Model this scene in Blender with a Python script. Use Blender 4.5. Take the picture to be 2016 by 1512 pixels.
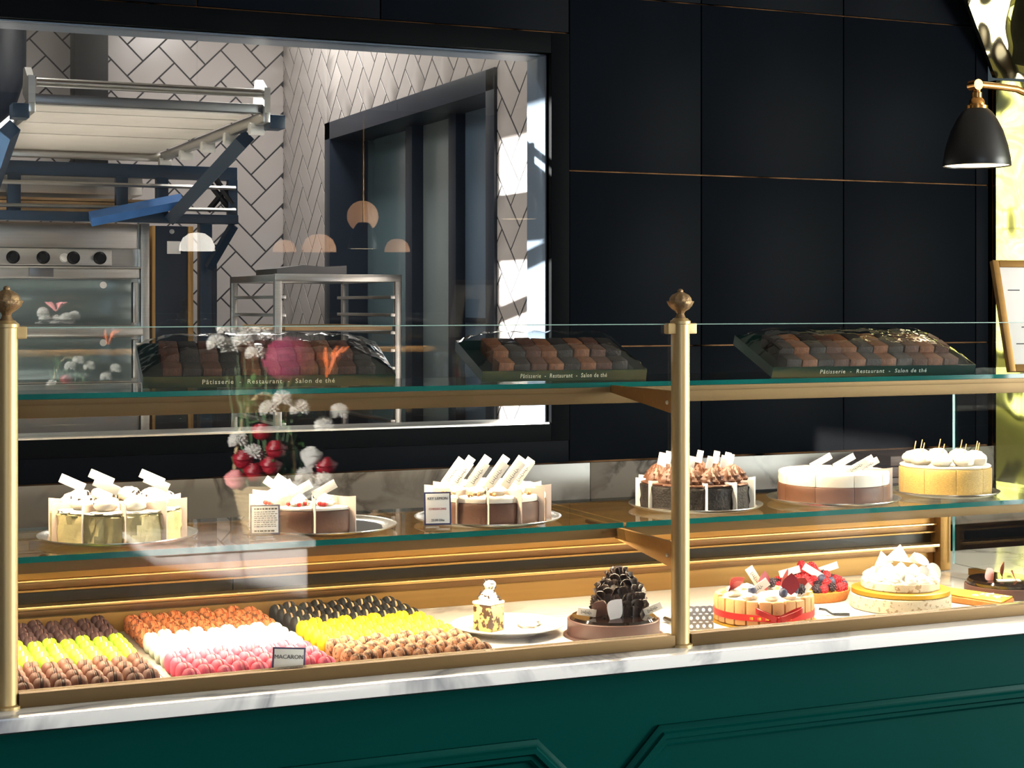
import bpy, bmesh, math, random
from mathutils import Vector, Matrix, Euler
scene = bpy.context.scene
for o in list(bpy.data.objects): bpy.data.objects.remove(o, do_unlink=True)
C = scene.collection
PI = math.pi
rnd = random.Random(11)
def lin(c):
    return tuple(((v/255)/12.92 if v/255 <= .04045 else ((v/255+.055)/1.055)**2.4) for v in c)
# ---------------------------------------------------------------- camera
cam = bpy.data.objects.new('camera', bpy.data.cameras.new('camera')); C.objects.link(cam)
cam.location = (0, 0, 1.45); cam.rotation_euler = (PI/2, 0, math.radians(-23.5))
cam.data.sensor_width = 36; cam.data.lens = 36*3300/2016; cam.data.shift_y = -156/2016
cam.data.clip_start = .05
scene.camera = cam
# ---------------------------------------------------------------- world, sun, large lights, exposure
world = bpy.data.worlds.new('world'); scene.world = world; world.use_nodes = True
wn = world.node_tree
sky = wn.nodes.new('ShaderNodeTexSky'); sky.sky_type = 'HOSEK_WILKIE'; sky.turbidity = 3
sky.sun_direction = Vector((-.75, .5, .2)).normalized()
wn.links.new(sky.outputs[0], wn.nodes['Background'].inputs[0]); wn.nodes['Background'].inputs[1].default_value = .9
def light(name, kind, loc, energy, col=(1,1,1), rot=(0,0,0), **kw):
    l = bpy.data.lights.new(name, kind); l.energy = energy; l.color = col
    for k, v in kw.items(): setattr(l, k, v)
    o = bpy.data.objects.new(name, l); C.objects.link(o); o.location = loc; o.rotation_euler = rot
    return o
SUN = Vector((.75, -.5, -.2))
light('sun', 'SUN', (-5, 4, 4), 55, (1, .96, .9), SUN.to_track_quat('-Z', 'Y').to_euler(), angle=.009)
# added area lights: daylight fill at unseen street windows (behind the camera)
light('street_side_fill', 'AREA', (-.8, -4.9, 1.75), 85, (.74, .86, 1), (PI/2, 0, 0), shape='RECTANGLE', size=2.8, size_y=1.9)
# and at the garden window in the right wall
light('garden_window_daylight', 'AREA', (5.93, .0, 1.5), 420, (.97, .98, 1), (PI/2, 0, PI/2), shape='RECTANGLE', size=2.8, size_y=2.3)
# unseen ceiling fill, added to brighten the kitchen
light('kitchen_fill_light', 'AREA', (.2, 5.6, 2.96), 42, (1, .95, .90), (0, 0, 0), shape='RECTANGLE', size=1.2, size_y=.3)
light('kitchen_fill_light', 'AREA', (1.9, 7.0, 2.96), 22, (1, .95, .90), (0, 0, 0), shape='RECTANGLE', size=.3, size_y=1.2)
vs = scene.view_settings
vs.view_transform = 'Standard'; vs.look = 'None'; vs.exposure = 0; vs.gamma = 1; vs.use_curve_mapping = False
scene.cycles.transparent_max_bounces = 32; scene.cycles.max_bounces = 10
# ---------------------------------------------------------------- materials (all procedural)
MATS = {}
def nt(name):
    m = bpy.data.materials.new(name); m.use_nodes = True; MATS[name] = m
    t = m.node_tree; return m, t, t.nodes['Principled BSDF']
def mat(name, col, rough=.5, metal=0, amt=.12, scale=30, bump=0, bscale=None, emit=None, estr=0, spec=.5, sub=0, coat=0, aniso=None):
    m, t, b = nt(name); c = lin(col)
    tc = t.nodes.new('ShaderNodeTexCoord')
    n = t.nodes.new('ShaderNodeTexNoise'); n.inputs['Scale'].default_value = scale; n.inputs['Detail'].default_value = 4
    if aniso:
        mp = t.nodes.new('ShaderNodeMapping'); mp.inputs['Scale'].default_value = aniso
        t.links.new(tc.outputs['Object'], mp.inputs[0]); t.links.new(mp.outputs[0], n.inputs['Vector'])
    else: t.links.new(tc.outputs['Object'], n.inputs['Vector'])
    r = t.nodes.new('ShaderNodeValToRGB')
    r.color_ramp.elements[0].position = .3; r.color_ramp.elements[1].position = .7
    r.color_ramp.elements[0].color = (*[max(0, v*(1-amt)) for v in c], 1)
    r.color_ramp.elements[1].color = (*[min(1, v*(1+amt)) for v in c], 1)
    t.links.new(n.outputs['Fac'], r.inputs[0]); t.links.new(r.outputs[0], b.inputs['Base Color'])
    b.inputs['Roughness'].default_value = rough; b.inputs['Metallic'].default_value = metal
    b.inputs['Specular IOR Level'].default_value = spec
    if coat: b.inputs['Coat Weight'].default_value = coat; b.inputs['Coat Roughness'].default_value = .05
    if sub:
        b.inputs['Subsurface Weight'].default_value = sub; b.inputs['Subsurface Radius'].default_value = (.01, .006, .004); b.inputs['Subsurface Scale'].default_value = .5
    if bump:
        n2 = t.nodes.new('ShaderNodeTexNoise'); n2.inputs['Scale'].default_value = bscale or scale*3; n2.inputs['Detail'].default_value = 5
        t.links.new(tc.outputs['Object'], n2.inputs['Vector'])
        bp = t.nodes.new('ShaderNodeBump'); bp.inputs['Strength'].default_value = bump; bp.inputs['Distance'].default_value = .004
        t.links.new(n2.outputs['Fac'], bp.inputs['Height']); t.links.new(bp.outputs[0], b.inputs['Normal'])
    if emit:
        b.inputs['Emission Color'].default_value = (*lin(emit), 1); b.inputs['Emission Strength'].default_value = estr
    return m
def glass(name, tint=(1,1,1), f0=.04, rough=0, gain=1.0):
    """architectural glass: Schlick mix of clear transmission and mirror"""
    m, t, b = nt(name); t.nodes.remove(b)
    out = t.nodes['Material Output']
    lw = t.nodes.new('ShaderNodeLayerWeight'); lw.inputs[0].default_value = .5
    p = t.nodes.new('ShaderNodeMath'); p.operation = 'POWER'; p.inputs[1].default_value = 5; t.links.new(lw.outputs['Facing'], p.inputs[0])
    ma = t.nodes.new('ShaderNodeMath'); ma.operation = 'MULTIPLY_ADD'; ma.inputs[1].default_value = (1-f0)*gain; ma.inputs[2].default_value = f0
    t.links.new(p.outputs[0], ma.inputs[0])
    tr = t.nodes.new('ShaderNodeBsdfTransparent'); tr.inputs[0].default_value = (*tint, 1)
    gl = t.nodes.new('ShaderNodeBsdfGlossy'); gl.inputs['Roughness'].default_value = rough
    mx = t.nodes.new('ShaderNodeMixShader')
    t.links.new(ma.outputs[0], mx.inputs[0]); t.links.new(tr.outputs[0], mx.inputs[1]); t.links.new(gl.outputs[0], mx.inputs[2])
    t.links.new(mx.outputs[0], out.inputs[0])
    if rough == 0 and 'film' in name:
        n2 = t.nodes.new('ShaderNodeTexNoise'); n2.inputs['Scale'].default_value = 22
        tc = t.nodes.new('ShaderNodeTexCoord'); t.links.new(tc.outputs['Object'], n2.inputs['Vector'])
        bp = t.nodes.new('ShaderNodeBump'); bp.inputs['Strength'].default_value = .5; bp.inputs['Distance'].default_value = .01
        t.links.new(n2.outputs['Fac'], bp.inputs['Height']); t.links.new(bp.outputs[0], gl.inputs['Normal'])
    return m
def marble(name, base, vein, rough=.15, scale=3.0, w=.5):
    m, t, b = nt(name)
    tc = t.nodes.new('ShaderNodeTexCoord')
    n = t.nodes.new('ShaderNodeTexNoise'); n.inputs['Scale'].default_value = scale; n.inputs['Detail'].default_value = 6
    n.inputs['Distortion'].default_value = .9; t.links.new(tc.outputs['Object'], n.inputs['Vector'])
    a = t.nodes.new('ShaderNodeMath'); a.operation = 'SUBTRACT'; a.inputs[1].default_value = .5; t.links.new(n.outputs['Fac'], a.inputs[0])
    ab = t.nodes.new('ShaderNodeMath'); ab.operation = 'ABSOLUTE'; t.links.new(a.outputs[0], ab.inputs[0])
    r = t.nodes.new('ShaderNodeValToRGB'); r.color_ramp.elements[0].color = (*lin(vein), 1); r.color_ramp.elements[1].color = (*lin(base), 1)
    r.color_ramp.elements[1].position = .035*w*2
    t.links.new(ab.outputs[0], r.inputs[0])
    n3 = t.nodes.new('ShaderNodeTexNoise'); n3.inputs['Scale'].default_value = scale*.8; t.links.new(tc.outputs['Object'], n3.inputs['Vector'])
    mx = t.nodes.new('ShaderNodeMix'); mx.data_type = 'RGBA'; mx.inputs[7].default_value = (*lin(base), 1)
    r3 = t.nodes.new('ShaderNodeValToRGB'); r3.color_ramp.elements[0].position = .4; r3.color_ramp.elements[1].position = .62
    t.links.new(n3.outputs['Fac'], r3.inputs[0]); t.links.new(r3.outputs[0], mx.inputs[0]); t.links.new(r.outputs[0], mx.inputs[6])
    t.links.new(mx.outputs[2], b.inputs['Base Color']); b.inputs['Roughness'].default_value = rough
    return m
def speckle(name, base, spot, scale=120, thr=.58, rough=.6, bump=.3):
    m, t, b = nt(name)
    tc = t.nodes.new('ShaderNodeTexCoord')
    n = t.nodes.new('ShaderNodeTexNoise'); n.inputs['Scale'].default_value = scale; n.inputs['Detail'].default_value = 3; t.links.new(tc.outputs['Object'], n.inputs['Vector'])
    r = t.nodes.new('ShaderNodeValToRGB'); r.color_ramp.elements[0].color = (*lin(base), 1); r.color_ramp.elements[1].color = (*lin(spot), 1)
    r.color_ramp.elements[0].position = thr-.03; r.color_ramp.elements[1].position = thr+.03
    t.links.new(n.outputs['Fac'], r.inputs[0]); t.links.new(r.outputs[0], b.inputs['Base Color']); b.inputs['Roughness'].default_value = rough
    bp = t.nodes.new('ShaderNodeBump'); bp.inputs['Strength'].default_value = bump; bp.inputs['Distance'].default_value = .003
    t.links.new(n.outputs['Fac'], bp.inputs['Height']); t.links.new(bp.outputs[0], b.inputs['Normal'])
    return m
mat('black_panel', (10, 14, 20), .42, amt=.12, scale=4, spec=.015)
mat('black_frame', (8, 10, 13), .5, amt=.1, scale=8, spec=.02)
mat('reveal_blue', (92, 106, 122), .3, amt=.06, scale=6)
mat('brass_strip', (66, 46, 30), .45, 1, amt=1.0, scale=9)
mat('gold', (142, 108, 60), .48, .85, amt=.05, scale=2, aniso=(2, 60, 60))
mat('rail_gold', (106, 84, 52), .5, .65, amt=.05, scale=2, aniso=(2, 60, 60))
mat('gold_dark', (112, 84, 56), .45, 1, amt=.06, scale=2, aniso=(2, 60, 60))
mat('gold_bright', (226, 186, 120), .35, 1, amt=.05, scale=2)
mat('brass_post', (190, 164, 116), .42, .6, amt=.06, scale=3, aniso=(40, 40, 1))
mat('finial_brass', (150, 124, 92), .5, .8, amt=.25, scale=90, bump=.3)
mat('steel', (196, 194, 188), .28, 1, amt=.06, scale=4, aniso=(1, 1, 40))
mat('steel_dark', (120, 120, 120), .35, 1, amt=.1, scale=6)
mat('silver_tray', (220, 216, 208), .24, .94, amt=.03)
mat('tile', (184, 177, 173), .2, amt=.04, scale=3)
mat('grout', (56, 56, 60), .9)
mat('navy_steel', (24, 46, 66), .35, amt=.12, scale=12)
mat('navy_dark', (26, 36, 50), .4, amt=.12, scale=6)
mat('navy_steel_lit', (70, 120, 185), .4, amt=.15, scale=14)  # navy frame paint with its skylit highlight put into the colour
mat('canvas', (236, 228, 214), .8, amt=.04, scale=10)
mat('white_plastic', (232, 230, 222), .4, amt=.03)
mat('black_plastic', (16, 17, 20), .5, amt=.1, spec=.25)
mat('wood_pale', (200, 160, 112), .5, amt=.18, scale=5, aniso=(2, 30, 30))
mat('wood_strip', (190, 146, 84), .45, amt=.2, scale=5, aniso=(30, 30, 2))
mat('oven_glass', (120, 134, 134), .12, .35, amt=.08, scale=3)
mat('green_lacquer', (0, 54, 50), .42, amt=.06, scale=3, spec=.035)
mat('dark_floor', (60, 52, 46), .4, amt=.25, scale=6)
mat('dark_wall', (44, 46, 50), .7, amt=.1, scale=4)
mat('cream_ceiling', (205, 198, 184), .8, amt=.04, scale=4)
mat('kitchen_floor', (120, 116, 110), .5, amt=.1, scale=5)
mat('kitchen_paint', (214, 210, 204), .7, amt=.03, scale=4)
mat('pane_teal', (86, 106, 112), .18, amt=.08, scale=2)
mat('pane_grey', (120, 132, 132), .22, amt=.08, scale=2)
mat('door_slate', (88, 106, 124), .35, amt=.05, scale=3)
mat('glass_edge', (18, 96, 92), .1, amt=.2, scale=6, emit=(20, 120, 110), estr=0)
glass('clear_glass', (.985, .995, .99), .045)
glass('kitchen_pane', (.97, .98, .98), .04)
glass('shelf_glass', (.965, .99, .982), .045)
glass('film_clear', (.95, .95, .95), .07, 0, 1)
glass('acrylic', (.95, .95, .95), .05)
marble('counter_marble', (240, 238, 236), (140, 142, 150), .12, 2.2, .55)
marble('splash_marble', (122, 114, 106), (54, 44, 36), .25, 5, .9)
mat('paper_white', (240, 236, 230), .7, amt=.02)
mat('paper_pink', (226, 204, 190), .6, amt=.03, sub=.0)
mat('ink', (40, 40, 46), .6, amt=.05)
mat('ink_red', (190, 90, 80), .6, amt=.05)
mat('card_border', (52, 54, 96), .5, amt=.05)
mat('lamp_black', (18, 18, 20), .38, amt=.1)
mat('lamp_brass', (205, 150, 84), .25, 1, amt=.08)
mat('lamp_white_inside', (250, 240, 220), .6, emit=(255, 226, 180), estr=5)
mat('white_emit', (255, 250, 240), .5, emit=(255, 246, 232), estr=11)
mat('globe_emit', (240, 190, 150), .5, emit=(255, 190, 140), estr=2.4)
# mesh of the air vent: fine dots
m, t, b = nt('vent_mesh')
tc = t.nodes.new('ShaderNodeTexCoord'); v = t.nodes.new('ShaderNodeTexVoronoi'); v.inputs['Scale'].default_value = 330; v.inputs['Randomness'].default_value = 0
t.links.new(tc.outputs['Object'], v.inputs['Vector']); r = t.nodes.new('ShaderNodeValToRGB')
r.color_ramp.elements[0].position = .25; r.color_ramp.elements[0].color = (.004, .004, .004, 1); r.color_ramp.elements[1].position = .5; r.color_ramp.elements[1].color = (*lin((30, 29, 26)), 1)
t.links.new(v.outputs['Distance'], r.inputs[0]); t.links.new(r.outputs[0], b.inputs['Base Color']); b.inputs['Metallic'].default_value = .6; b.inputs['Roughness'].default_value = .45
# wavy polished brass cladding
def mirror_brass(name, strength, scale):
    m, t, b = nt(name)
    b.inputs['Base Color'].default_value = (*lin((222, 208, 160)), 1); b.inputs['Metallic'].default_value = 1; b.inputs['Roughness'].default_value = .06
    tc = t.nodes.new('ShaderNodeTexCoord'); n = t.nodes.new('ShaderNodeTexNoise'); n.inputs['Scale'].default_value = scale; n.inputs['Detail'].default_value = 1
    t.links.new(tc.outputs['Object'], n.inputs['Vector']); bp = t.nodes.new('ShaderNodeBump'); bp.inputs['Strength'].default_value = strength; bp.inputs['Distance'].default_value = .12
    t.links.new(n.outputs['Fac'], bp.inputs['Height']); t.links.new(bp.outputs[0], b.inputs['Normal'])
mirror_brass('mirror_brass', .35, 2.6); mirror_brass('mirror_brass_wavy', 1.0, 3.2)
mat('pane_edge_glint', (150, 182, 172), .2, amt=.05)
# ---------------------------------------------------------------- mesh helpers
def face(bm, vs_, mi=0):
    try:
        f = bm.faces.new(vs_); f.material_index = mi; return f
    except ValueError: return None
def box(bm, x0, x1, y0, y1, z0, z1, M=None, mi=0):
    P = [(x0,y0,z0),(x1,y0,z0),(x1,y1,z0),(x0,y1,z0),(x0,y0,z1),(x1,y0,z1),(x1,y1,z1),(x0,y1,z1)]
    V = [bm.verts.new(M @ Vector(p) if M else p) for p in P]
    for q in ((3,2,1,0),(4,5,6,7),(0,1,5,4),(1,2,6,5),(2,3,7,6),(3,0,4,7)): face(bm, [V[i] for i in q], mi)
def rbox(bm, x0, x1, y0, y1, z0, z1, bv=.003, M=None, mi=0):
    """box with bevelled edges"""
    b2 = bmesh.new(); box(b2, x0, x1, y0, y1, z0, z1)
    bmesh.ops.bevel(b2, geom=b2.edges[:], offset=bv, segments=2, affect='EDGES', profile=.6)
    merge(bm, b2, M, mi)
def merge(bm, b2, M=None, mi=0):
    mp = {v: bm.verts.new(M @ v.co if M else v.co.copy()) for v in b2.verts}
    for f in b2.faces: face(bm, [mp[v] for v in f.verts], mi)
    b2.free()
def basis(d):
    d = d.normalized(); a = Vector((0,0,1)) if abs(d.z) < .9 else Vector((1,0,0))
    u = d.cross(a).normalized(); return u, d.cross(u).normalized()
def tube(bm, pts, r, n=10, cap=True, mi=0, closed=False):
    pts = [Vector(p) for p in pts]; rings = []
    rr = r if isinstance(r, (list, tuple)) else [r]*len(pts)
    u = None
    for i, p in enumerate(pts):
        if closed: d = pts[(i+1) % len(pts)]-pts[i-1]
        else: d = pts[min(i+1, len(pts)-1)]-pts[max(i-1, 0)]
        d.normalize()
        if u is None: u, w = basis(d)
        else:
            u = (u-d*u.dot(d)).normalized(); w = d.cross(u)
        rings.append([bm.verts.new(p+(u*math.cos(a)+w*math.sin(a))*rr[i]) for a in [2*PI*k/n for k in range(n)]])
    L = len(rings)
    for i in range(L if closed else L-1):
        A, B = rings[i], rings[(i+1) % L]
        for k in range(n): face(bm, [A[k], A[(k+1) % n], B[(k+1) % n], B[k]], mi)
    if cap and not closed:
        face(bm, rings[0][::-1], mi); face(bm, rings[-1], mi)
def lathe(bm, prof, n=32, c=(0,0,0), mod=None, mi=0, M=None, cap=True):
    rings = []
    T = lambda p: (M @ Vector(p)) if M else Vector(p)
    for r, z in prof:
        if r < 1e-6: rings.append([bm.verts.new(T((c[0], c[1], c[2]+z)))]); continue
        R = []
        for k in range(n):
            a = 2*PI*k/n; q = r*(mod(a, z) if mod else 1)
            R.append(bm.verts.new(T((c[0]+q*math.cos(a), c[1]+q*math.sin(a), c[2]+z))))
        rings.append(R)
    for A, B in zip(rings, rings[1:]):
        for k in range(n):
            k2 = (k+1) % n
            if len(A) == 1 and len(B) == 1: continue
            if len(A) == 1: face(bm, [A[0], B[k2], B[k]], mi)
            elif len(B) == 1: face(bm, [A[k], A[k2], B[0]], mi)
            else: face(bm, [A[k], A[k2], B[k2], B[k]], mi)
    if not cap: return
    if len(rings[0]) > 1: face(bm, rings[0][::-1], mi)
    if len(rings[-1]) > 1: face(bm, rings[-1], mi)
def prism(bm, poly, z0, z1, M=None, mi=0):
    T = lambda p: (M @ Vector(p)) if M else Vector(p)
    A = [bm.verts.new(T((x, y, z0))) for x, y in poly]; B = [bm.verts.new(T((x, y, z1))) for x, y in poly]
    n = len(poly); face(bm, A[::-1], mi); face(bm, B, mi)
    for k in range(n): face(bm, [A[k], A[(k+1) % n], B[(k+1) % n], B[k]], mi)
def ball(bm, c, r, u=10, v=7, s=(1,1,1), mi=0, lump=0, rg=None):
    prof = []
    c = Vector(c); rings = []
    for j in range(v+1):
        ph = PI*j/v
        if j in (0, v): rings.append([bm.verts.new(c+Vector((0, 0, -r*s[2] if j == 0 else r*s[2])))]); continue
        R = []
        for k in range(u):
            a = 2*PI*k/u; q = r*(1+(lump*((rg or rnd).random()-.5)*2 if lump else 0))
            R.append(bm.verts.new(c+Vector((q*math.sin(ph)*math.cos(a)*s[0], q*math.sin(ph)*math.sin(a)*s[1], -q*math.cos(ph)*s[2]))))
        rings.append(R)
    for A, B in zip(rings, rings[1:]):
        for k in range(u):
            k2 = (k+1) % u
            if len(A) == 1: face(bm, [A[0], B[k2], B[k]], mi)
            elif len(B) == 1: face(bm, [A[k], A[k2], B[0]], mi)
            else: face(bm, [A[k], A[k2], B[k2], B[k]], mi)
def mesh_of(name, bm, mats, smooth=True):
    me = bpy.data.meshes.new(name)
    bmesh.ops.recalc_face_normals(bm, faces=bm.faces[:])
    bm.to_mesh(me); bm.free()
    for m_ in (mats if isinstance(mats, (list, tuple)) else [mats]): me.materials.append(MATS[m_])
    if smooth:
        for p in me.polygons: p.use_smooth = True
        me.set_sharp_from_angle(angle=math.radians(38))
    return me
def put(name, me, parent=None, loc=(0,0,0), rot=(0,0,0), scale=None):
    o = bpy.data.objects.new(name, me); C.objects.link(o); o.parent = parent; o.location = loc; o.rotation_euler = rot
    if scale: o.scale = scale
    return o
def obj(name, bm, mats, parent=None, loc=(0,0,0), rot=(0,0,0), smooth=True):
    return put(name, mesh_of(name, bm, mats, smooth), parent, loc, rot)
def tag(o, label, cat, group=None):
    o['label'] = label; o['category'] = cat
    if group: o['group'] = group
    return o
def thing(name, label, cat, loc=(0,0,0), rotz=0, group=None, rot=None):
    o = bpy.data.objects.new(name, None); C.objects.link(o); o.location = loc; o.rotation_euler = rot or (0,0,rotz); o.empty_display_size = .05
    return tag(o, label, cat, group)
def struct(name, bm, mats, parent=None, label=None, loc=(0,0,0)):
    o = obj(name, bm, mats, parent, loc)
    if not parent: o['kind'] = 'structure'
    if label: o['label'] = label
    return o
def bx(x0, x1, y0, y1, z0, z1):
    b_ = bmesh.new(); box(b_, x0, x1, y0, y1, z0, z1); return b_
def rbx(x0, x1, y0, y1, z0, z1, bv=.003):
    b_ = bmesh.new(); rbox(b_, x0, x1, y0, y1, z0, z1, bv); return b_
def text(name, s, size, mt, parent, loc, rot, align='CENTER', ex=.0003, sx=1.0, sp_=1.0):
    cu = bpy.data.curves.new('txt', 'FONT'); cu.body = s; cu.size = size; cu.align_x = align; cu.align_y = 'CENTER'; cu.extrude = ex; cu.space_character = sp_; cu.resolution_u = 2
    tmp = bpy.data.objects.new('txt', cu); C.objects.link(tmp)
    me = bpy.data.meshes.new_from_object(tmp.evaluated_get(bpy.context.evaluated_depsgraph_get()))
    bpy.data.objects.remove(tmp); me.materials.clear(); me.materials.append(MATS[mt])
    return put(name, me, parent, loc, rot, (sx, 1, 1))
def poly_clip(poly, a, b, c):
    """keep a*x+b*y<=c"""
    out = []
    for i in range(len(poly)):
        p, q = poly[i], poly[(i+1) % len(poly)]; dp, dq = a*p[0]+b*p[1]-c, a*q[0]+b*q[1]-c
        if dp <= 0: out.append(p)
        if dp*dq < 0:
            k = dp/(dp-dq); out.append((p[0]+k*(q[0]-p[0]), p[1]+k*(q[1]-p[1])))
    return out
# ================================================================ THE SETTING
YB = 4.6                      # front face of the back wall (black panels)
KX, KY = 2.3, 8.165           # kitchen: right wall, rear wall
WX0, WX1, WZ0, WZ1 = -.5, 2.127, 1.09, 2.21   # kitchen window opening
struct('floor', bx(-3, 6.2, -5, 4.7, -.1, 0), 'dark_floor')
struct('ceiling', bx(-3.2, 6.2, -5.2, 4.8, 3.2, 3.3), 'cream_ceiling')
b_ = bmesh.new()                                  # street side wall with its window
for q in ((-3.2, -2.2, 0, 3.2), (.6, 6.2, 0, 3.2), (-2.2, .6, 0, .8), (-2.2, .6, 2.7, 3.2)): box(b_, q[0], q[1], -5.2, -5, q[2], q[3])
struct('wall_front', b_, 'dark_wall')
b_ = bmesh.new()                                  # left wall of the cafe, one high window lets the sun in
for q in ((-5, 2.3, 0, 3.2), (3.4, 4.7, 0, 3.2), (2.3, 3.4, 0, 1.75), (2.3, 3.4, 3.1, 3.2)): box(b_, -3.2, -3, q[0], q[1], q[2], q[3])
struct('wall_left', b_, 'dark_wall')
b_ = bmesh.new()                                  # right wall, open to the garden
for q in ((-5, -1.5, 0, 3.2), (2.6, 4.7, 0, 3.2), (1.45, 1.5, 0, 3.2), (-1.5, 2.6, 0, .3), (-1.5, 2.6, 2.9, 3.2)): box(b_, 6, 6.2, q[0], q[1], q[2], q[3])
struct('wall_right', b_, 'dark_wall')
# garden outside
struct('ground', bx(6.2, 30, -30, 10, -.3, -.1), mat('grass_ground', (168, 162, 130), .9, amt=.2, scale=8).name)
mat('hedge_leaf', (148, 158, 108), .6, amt=.5, scale=4, bump=.6, bscale=30)
b_ = bmesh.new()
for i in range(26):
    for j in range(5):
        ball(b_, (18+rnd.uniform(-.5, .5), -22+i*1.2+rnd.uniform(-.3, .3), .5+j*1.1), rnd.uniform(.8, 1.1), 9, 6, lump=.18)
tag(obj('hedge', b_, 'hedge_leaf'), 'tall sunlit green hedge in the garden outside the right window', 'hedge')
# back wall: carcass with the window opening, black panels in a brass grid
b_ = bmesh.new()
for q in ((-3.2, WX0, 0, 3.2), (WX1, 3.78, 0, 3.2), (WX0, WX1, 0, WZ0), (WX0, WX1, WZ1, 3.2)): box(b_, q[0], q[1], YB+.012, YB+.16, q[2], q[3])
WB = struct('wall_back', b_, 'brass_strip')
cols = [2.19, 2.65, 3.184, 3.72, 3.775]; rows = [.972, 1.322, 1.858, 2.396, 2.93]
G = .0022
def panel(x0, x1, z0, z1):
    obj('panel', rbx(x0+G, x1-G, YB, YB+.0115, z0+G, z1-G, .0012), 'black_panel', WB)
for i in range(4):
    for j in range(4): panel(cols[i], cols[i+1], rows[j], rows[j+1])
obj('panel', rbx(-.55, 2.19-G, YB, YB+.0115, .972, 1.0385, .001), 'black_panel', WB)
tx = [-.55, -.02, .515, 1.05, 1.585, 2.19]
for i in range(5):
    panel(tx[i], tx[i+1], 2.275, 2.93); pass
# kitchen window: frame, reveal, glass
b_ = bmesh.new()
for q in ((WX1, 2.188, 1.04, 2.272), (WX0-.06, WX0, 1.04, 2.272), (WX0, WX1, WZ1, 2.272), (WX0, WX1, 1.04, WZ0)): rbox(b_, q[0], q[1], YB-.006, YB+.03, q[2], q[3], .002)
WN = struct('window_1', b_, 'black_frame', label='wide window with dark frame looking into the kitchen')
b_ = bmesh.new()
box(b_, WX1-.004, WX1+.02, YB+.03, YB+.165, WZ0, WZ1); box(b_, WX0, WX1, YB+.03, YB+.165, WZ1-.004, WZ1+.02)
obj('reveal_lining', b_, 'reveal_blue', WN)
obj('window_sill', rbx(WX0, WX1, YB+.0, YB+.17, WZ0-.01, WZ0+.006), 'steel', WN)
obj('window_pane', bx(WX0, WX1-.004, YB+.045, YB+.051, WZ0+.006, WZ1-.004), 'kitchen_pane', WN)
# marble splashback in slabs and the back counter
sx = [-.6, .35, 1.3, 2.25, 3.2, 3.78]
SB = struct('trim_1', bx(-.6, 3.78, YB-.012, YB+.011, .84, .968), 'splash_marble', label='marble splashback below the black panels')
for i in range(5): obj('marble_slab', rbx(sx[i]+.0008, sx[i+1]-.0008, YB-.022, YB-.0125, .842, .97, .001), 'splash_marble', SB)
bc = thing('back_counter', 'dark staff counter running along the marble splashback', 'counter', (1.6, 4.3, 0))
obj('counter_body', bx(-2.2, 2.15, -.25, .26, 0, .8), 'black_panel', bc)
obj('counter_top', rbx(-2.2, 2.16, -.28, .275, .8, .84), 'splash_marble', bc)
# polished brass wall on the right: lower sheet and leaning upper sheet
b_ = bmesh.new(); box(b_, 3.79, 5.6, YB-.02, YB+.12, 0, 2.215)
GW = struct('wall_brass', b_, 'mirror_brass', label='polished brass clad wall at the right')
M = Matrix.Translation((3.79, YB-.02, 2.222)) @ Matrix.Rotation(math.radians(104), 4, 'X')
b_ = bmesh.new(); prism(b_, [(0, 0), (2, .08), (2, .97), (-.66, .97)], -.02, .0, M)
obj('leaning_sheet', b_, 'mirror_brass_wavy', GW)
# ---------------------------------------------------------------- kitchen shell
struct('kitchen_floor', bx(-1.2, 2.5, YB+.16, 8.4, -.1, 0), 'kitchen_floor')
struct('kitchen_ceiling', bx(-1.2, 2.5, YB+.16, 8.4, 3.0, 3.1), 'kitchen_paint')
b_ = bmesh.new()
for q in ((YB+.16, 6.66, 0, 3), (7.72, 8.4, 0, 3), (6.66, 7.72, 0, 1.15), (6.66, 7.72, 2.95, 3), (7.3, 7.33, 1.15, 2.95)): box(b_, -1.2, -1, q[0], q[1], q[2], q[3])
struct('wall_kitchen_left', b_, 'kitchen_paint')
KB = struct('wall_kitchen_back', bx(-1, 2.5, KY+.0015, KY+.2, 0, 3), 'grout')
DY0, DY1, DZ = 5.48, 7.37, 2.225
b_ = bmesh.new()
for q in ((YB+.16, DY0, 0, 3), (DY1, 8.4, 0, 3), (DY0, DY1, DZ, 3)): box(b_, KX+.0015, KX+.2, q[0], q[1], q[2], q[3])
KR = struct('wall_kitchen_right', b_, 'grout')
# herringbone tiles, each its own piece
TW, TL, GR = .108, .216, .0075
def tile_mesh(poly, th=.012, bev=.0007):
    """poly in (s,t); outward = +z"""
    cx = sum(p[0] for p in poly)/len(poly); cy = sum(p[1] for p in poly)/len(poly)
    b2 = bmesh.new(); n = len(poly)
    A = [b2.verts.new((x, y, 0)) for x, y in poly]; B = [b2.verts.new((x, y, th-bev)) for x, y in poly]
    D = []
    for x, y in poly:
        l = max(math.hypot(x-cx, y-cy), 1e-4); k = max(.2, 1-1.4*bev/l); D.append(b2.verts.new((cx+(x-cx)*k, cy+(y-cy)*k, th)))
    for k in range(n):
        j = (k+1) % n; face(b2, [A[k], A[j], B[j], B[k]]); face(b2, [B[k], B[j], D[j], D[k]])
    face(b2, D); return mesh_of('tile', b2, 'tile')
full = tile_mesh([(-TL/2+GR/2, -TW/2+GR/2), (TL/2-GR/2, -TW/2+GR/2), (TL/2-GR/2, TW/2-GR/2), (-TL/2+GR/2, TW/2-GR/2)])
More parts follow.
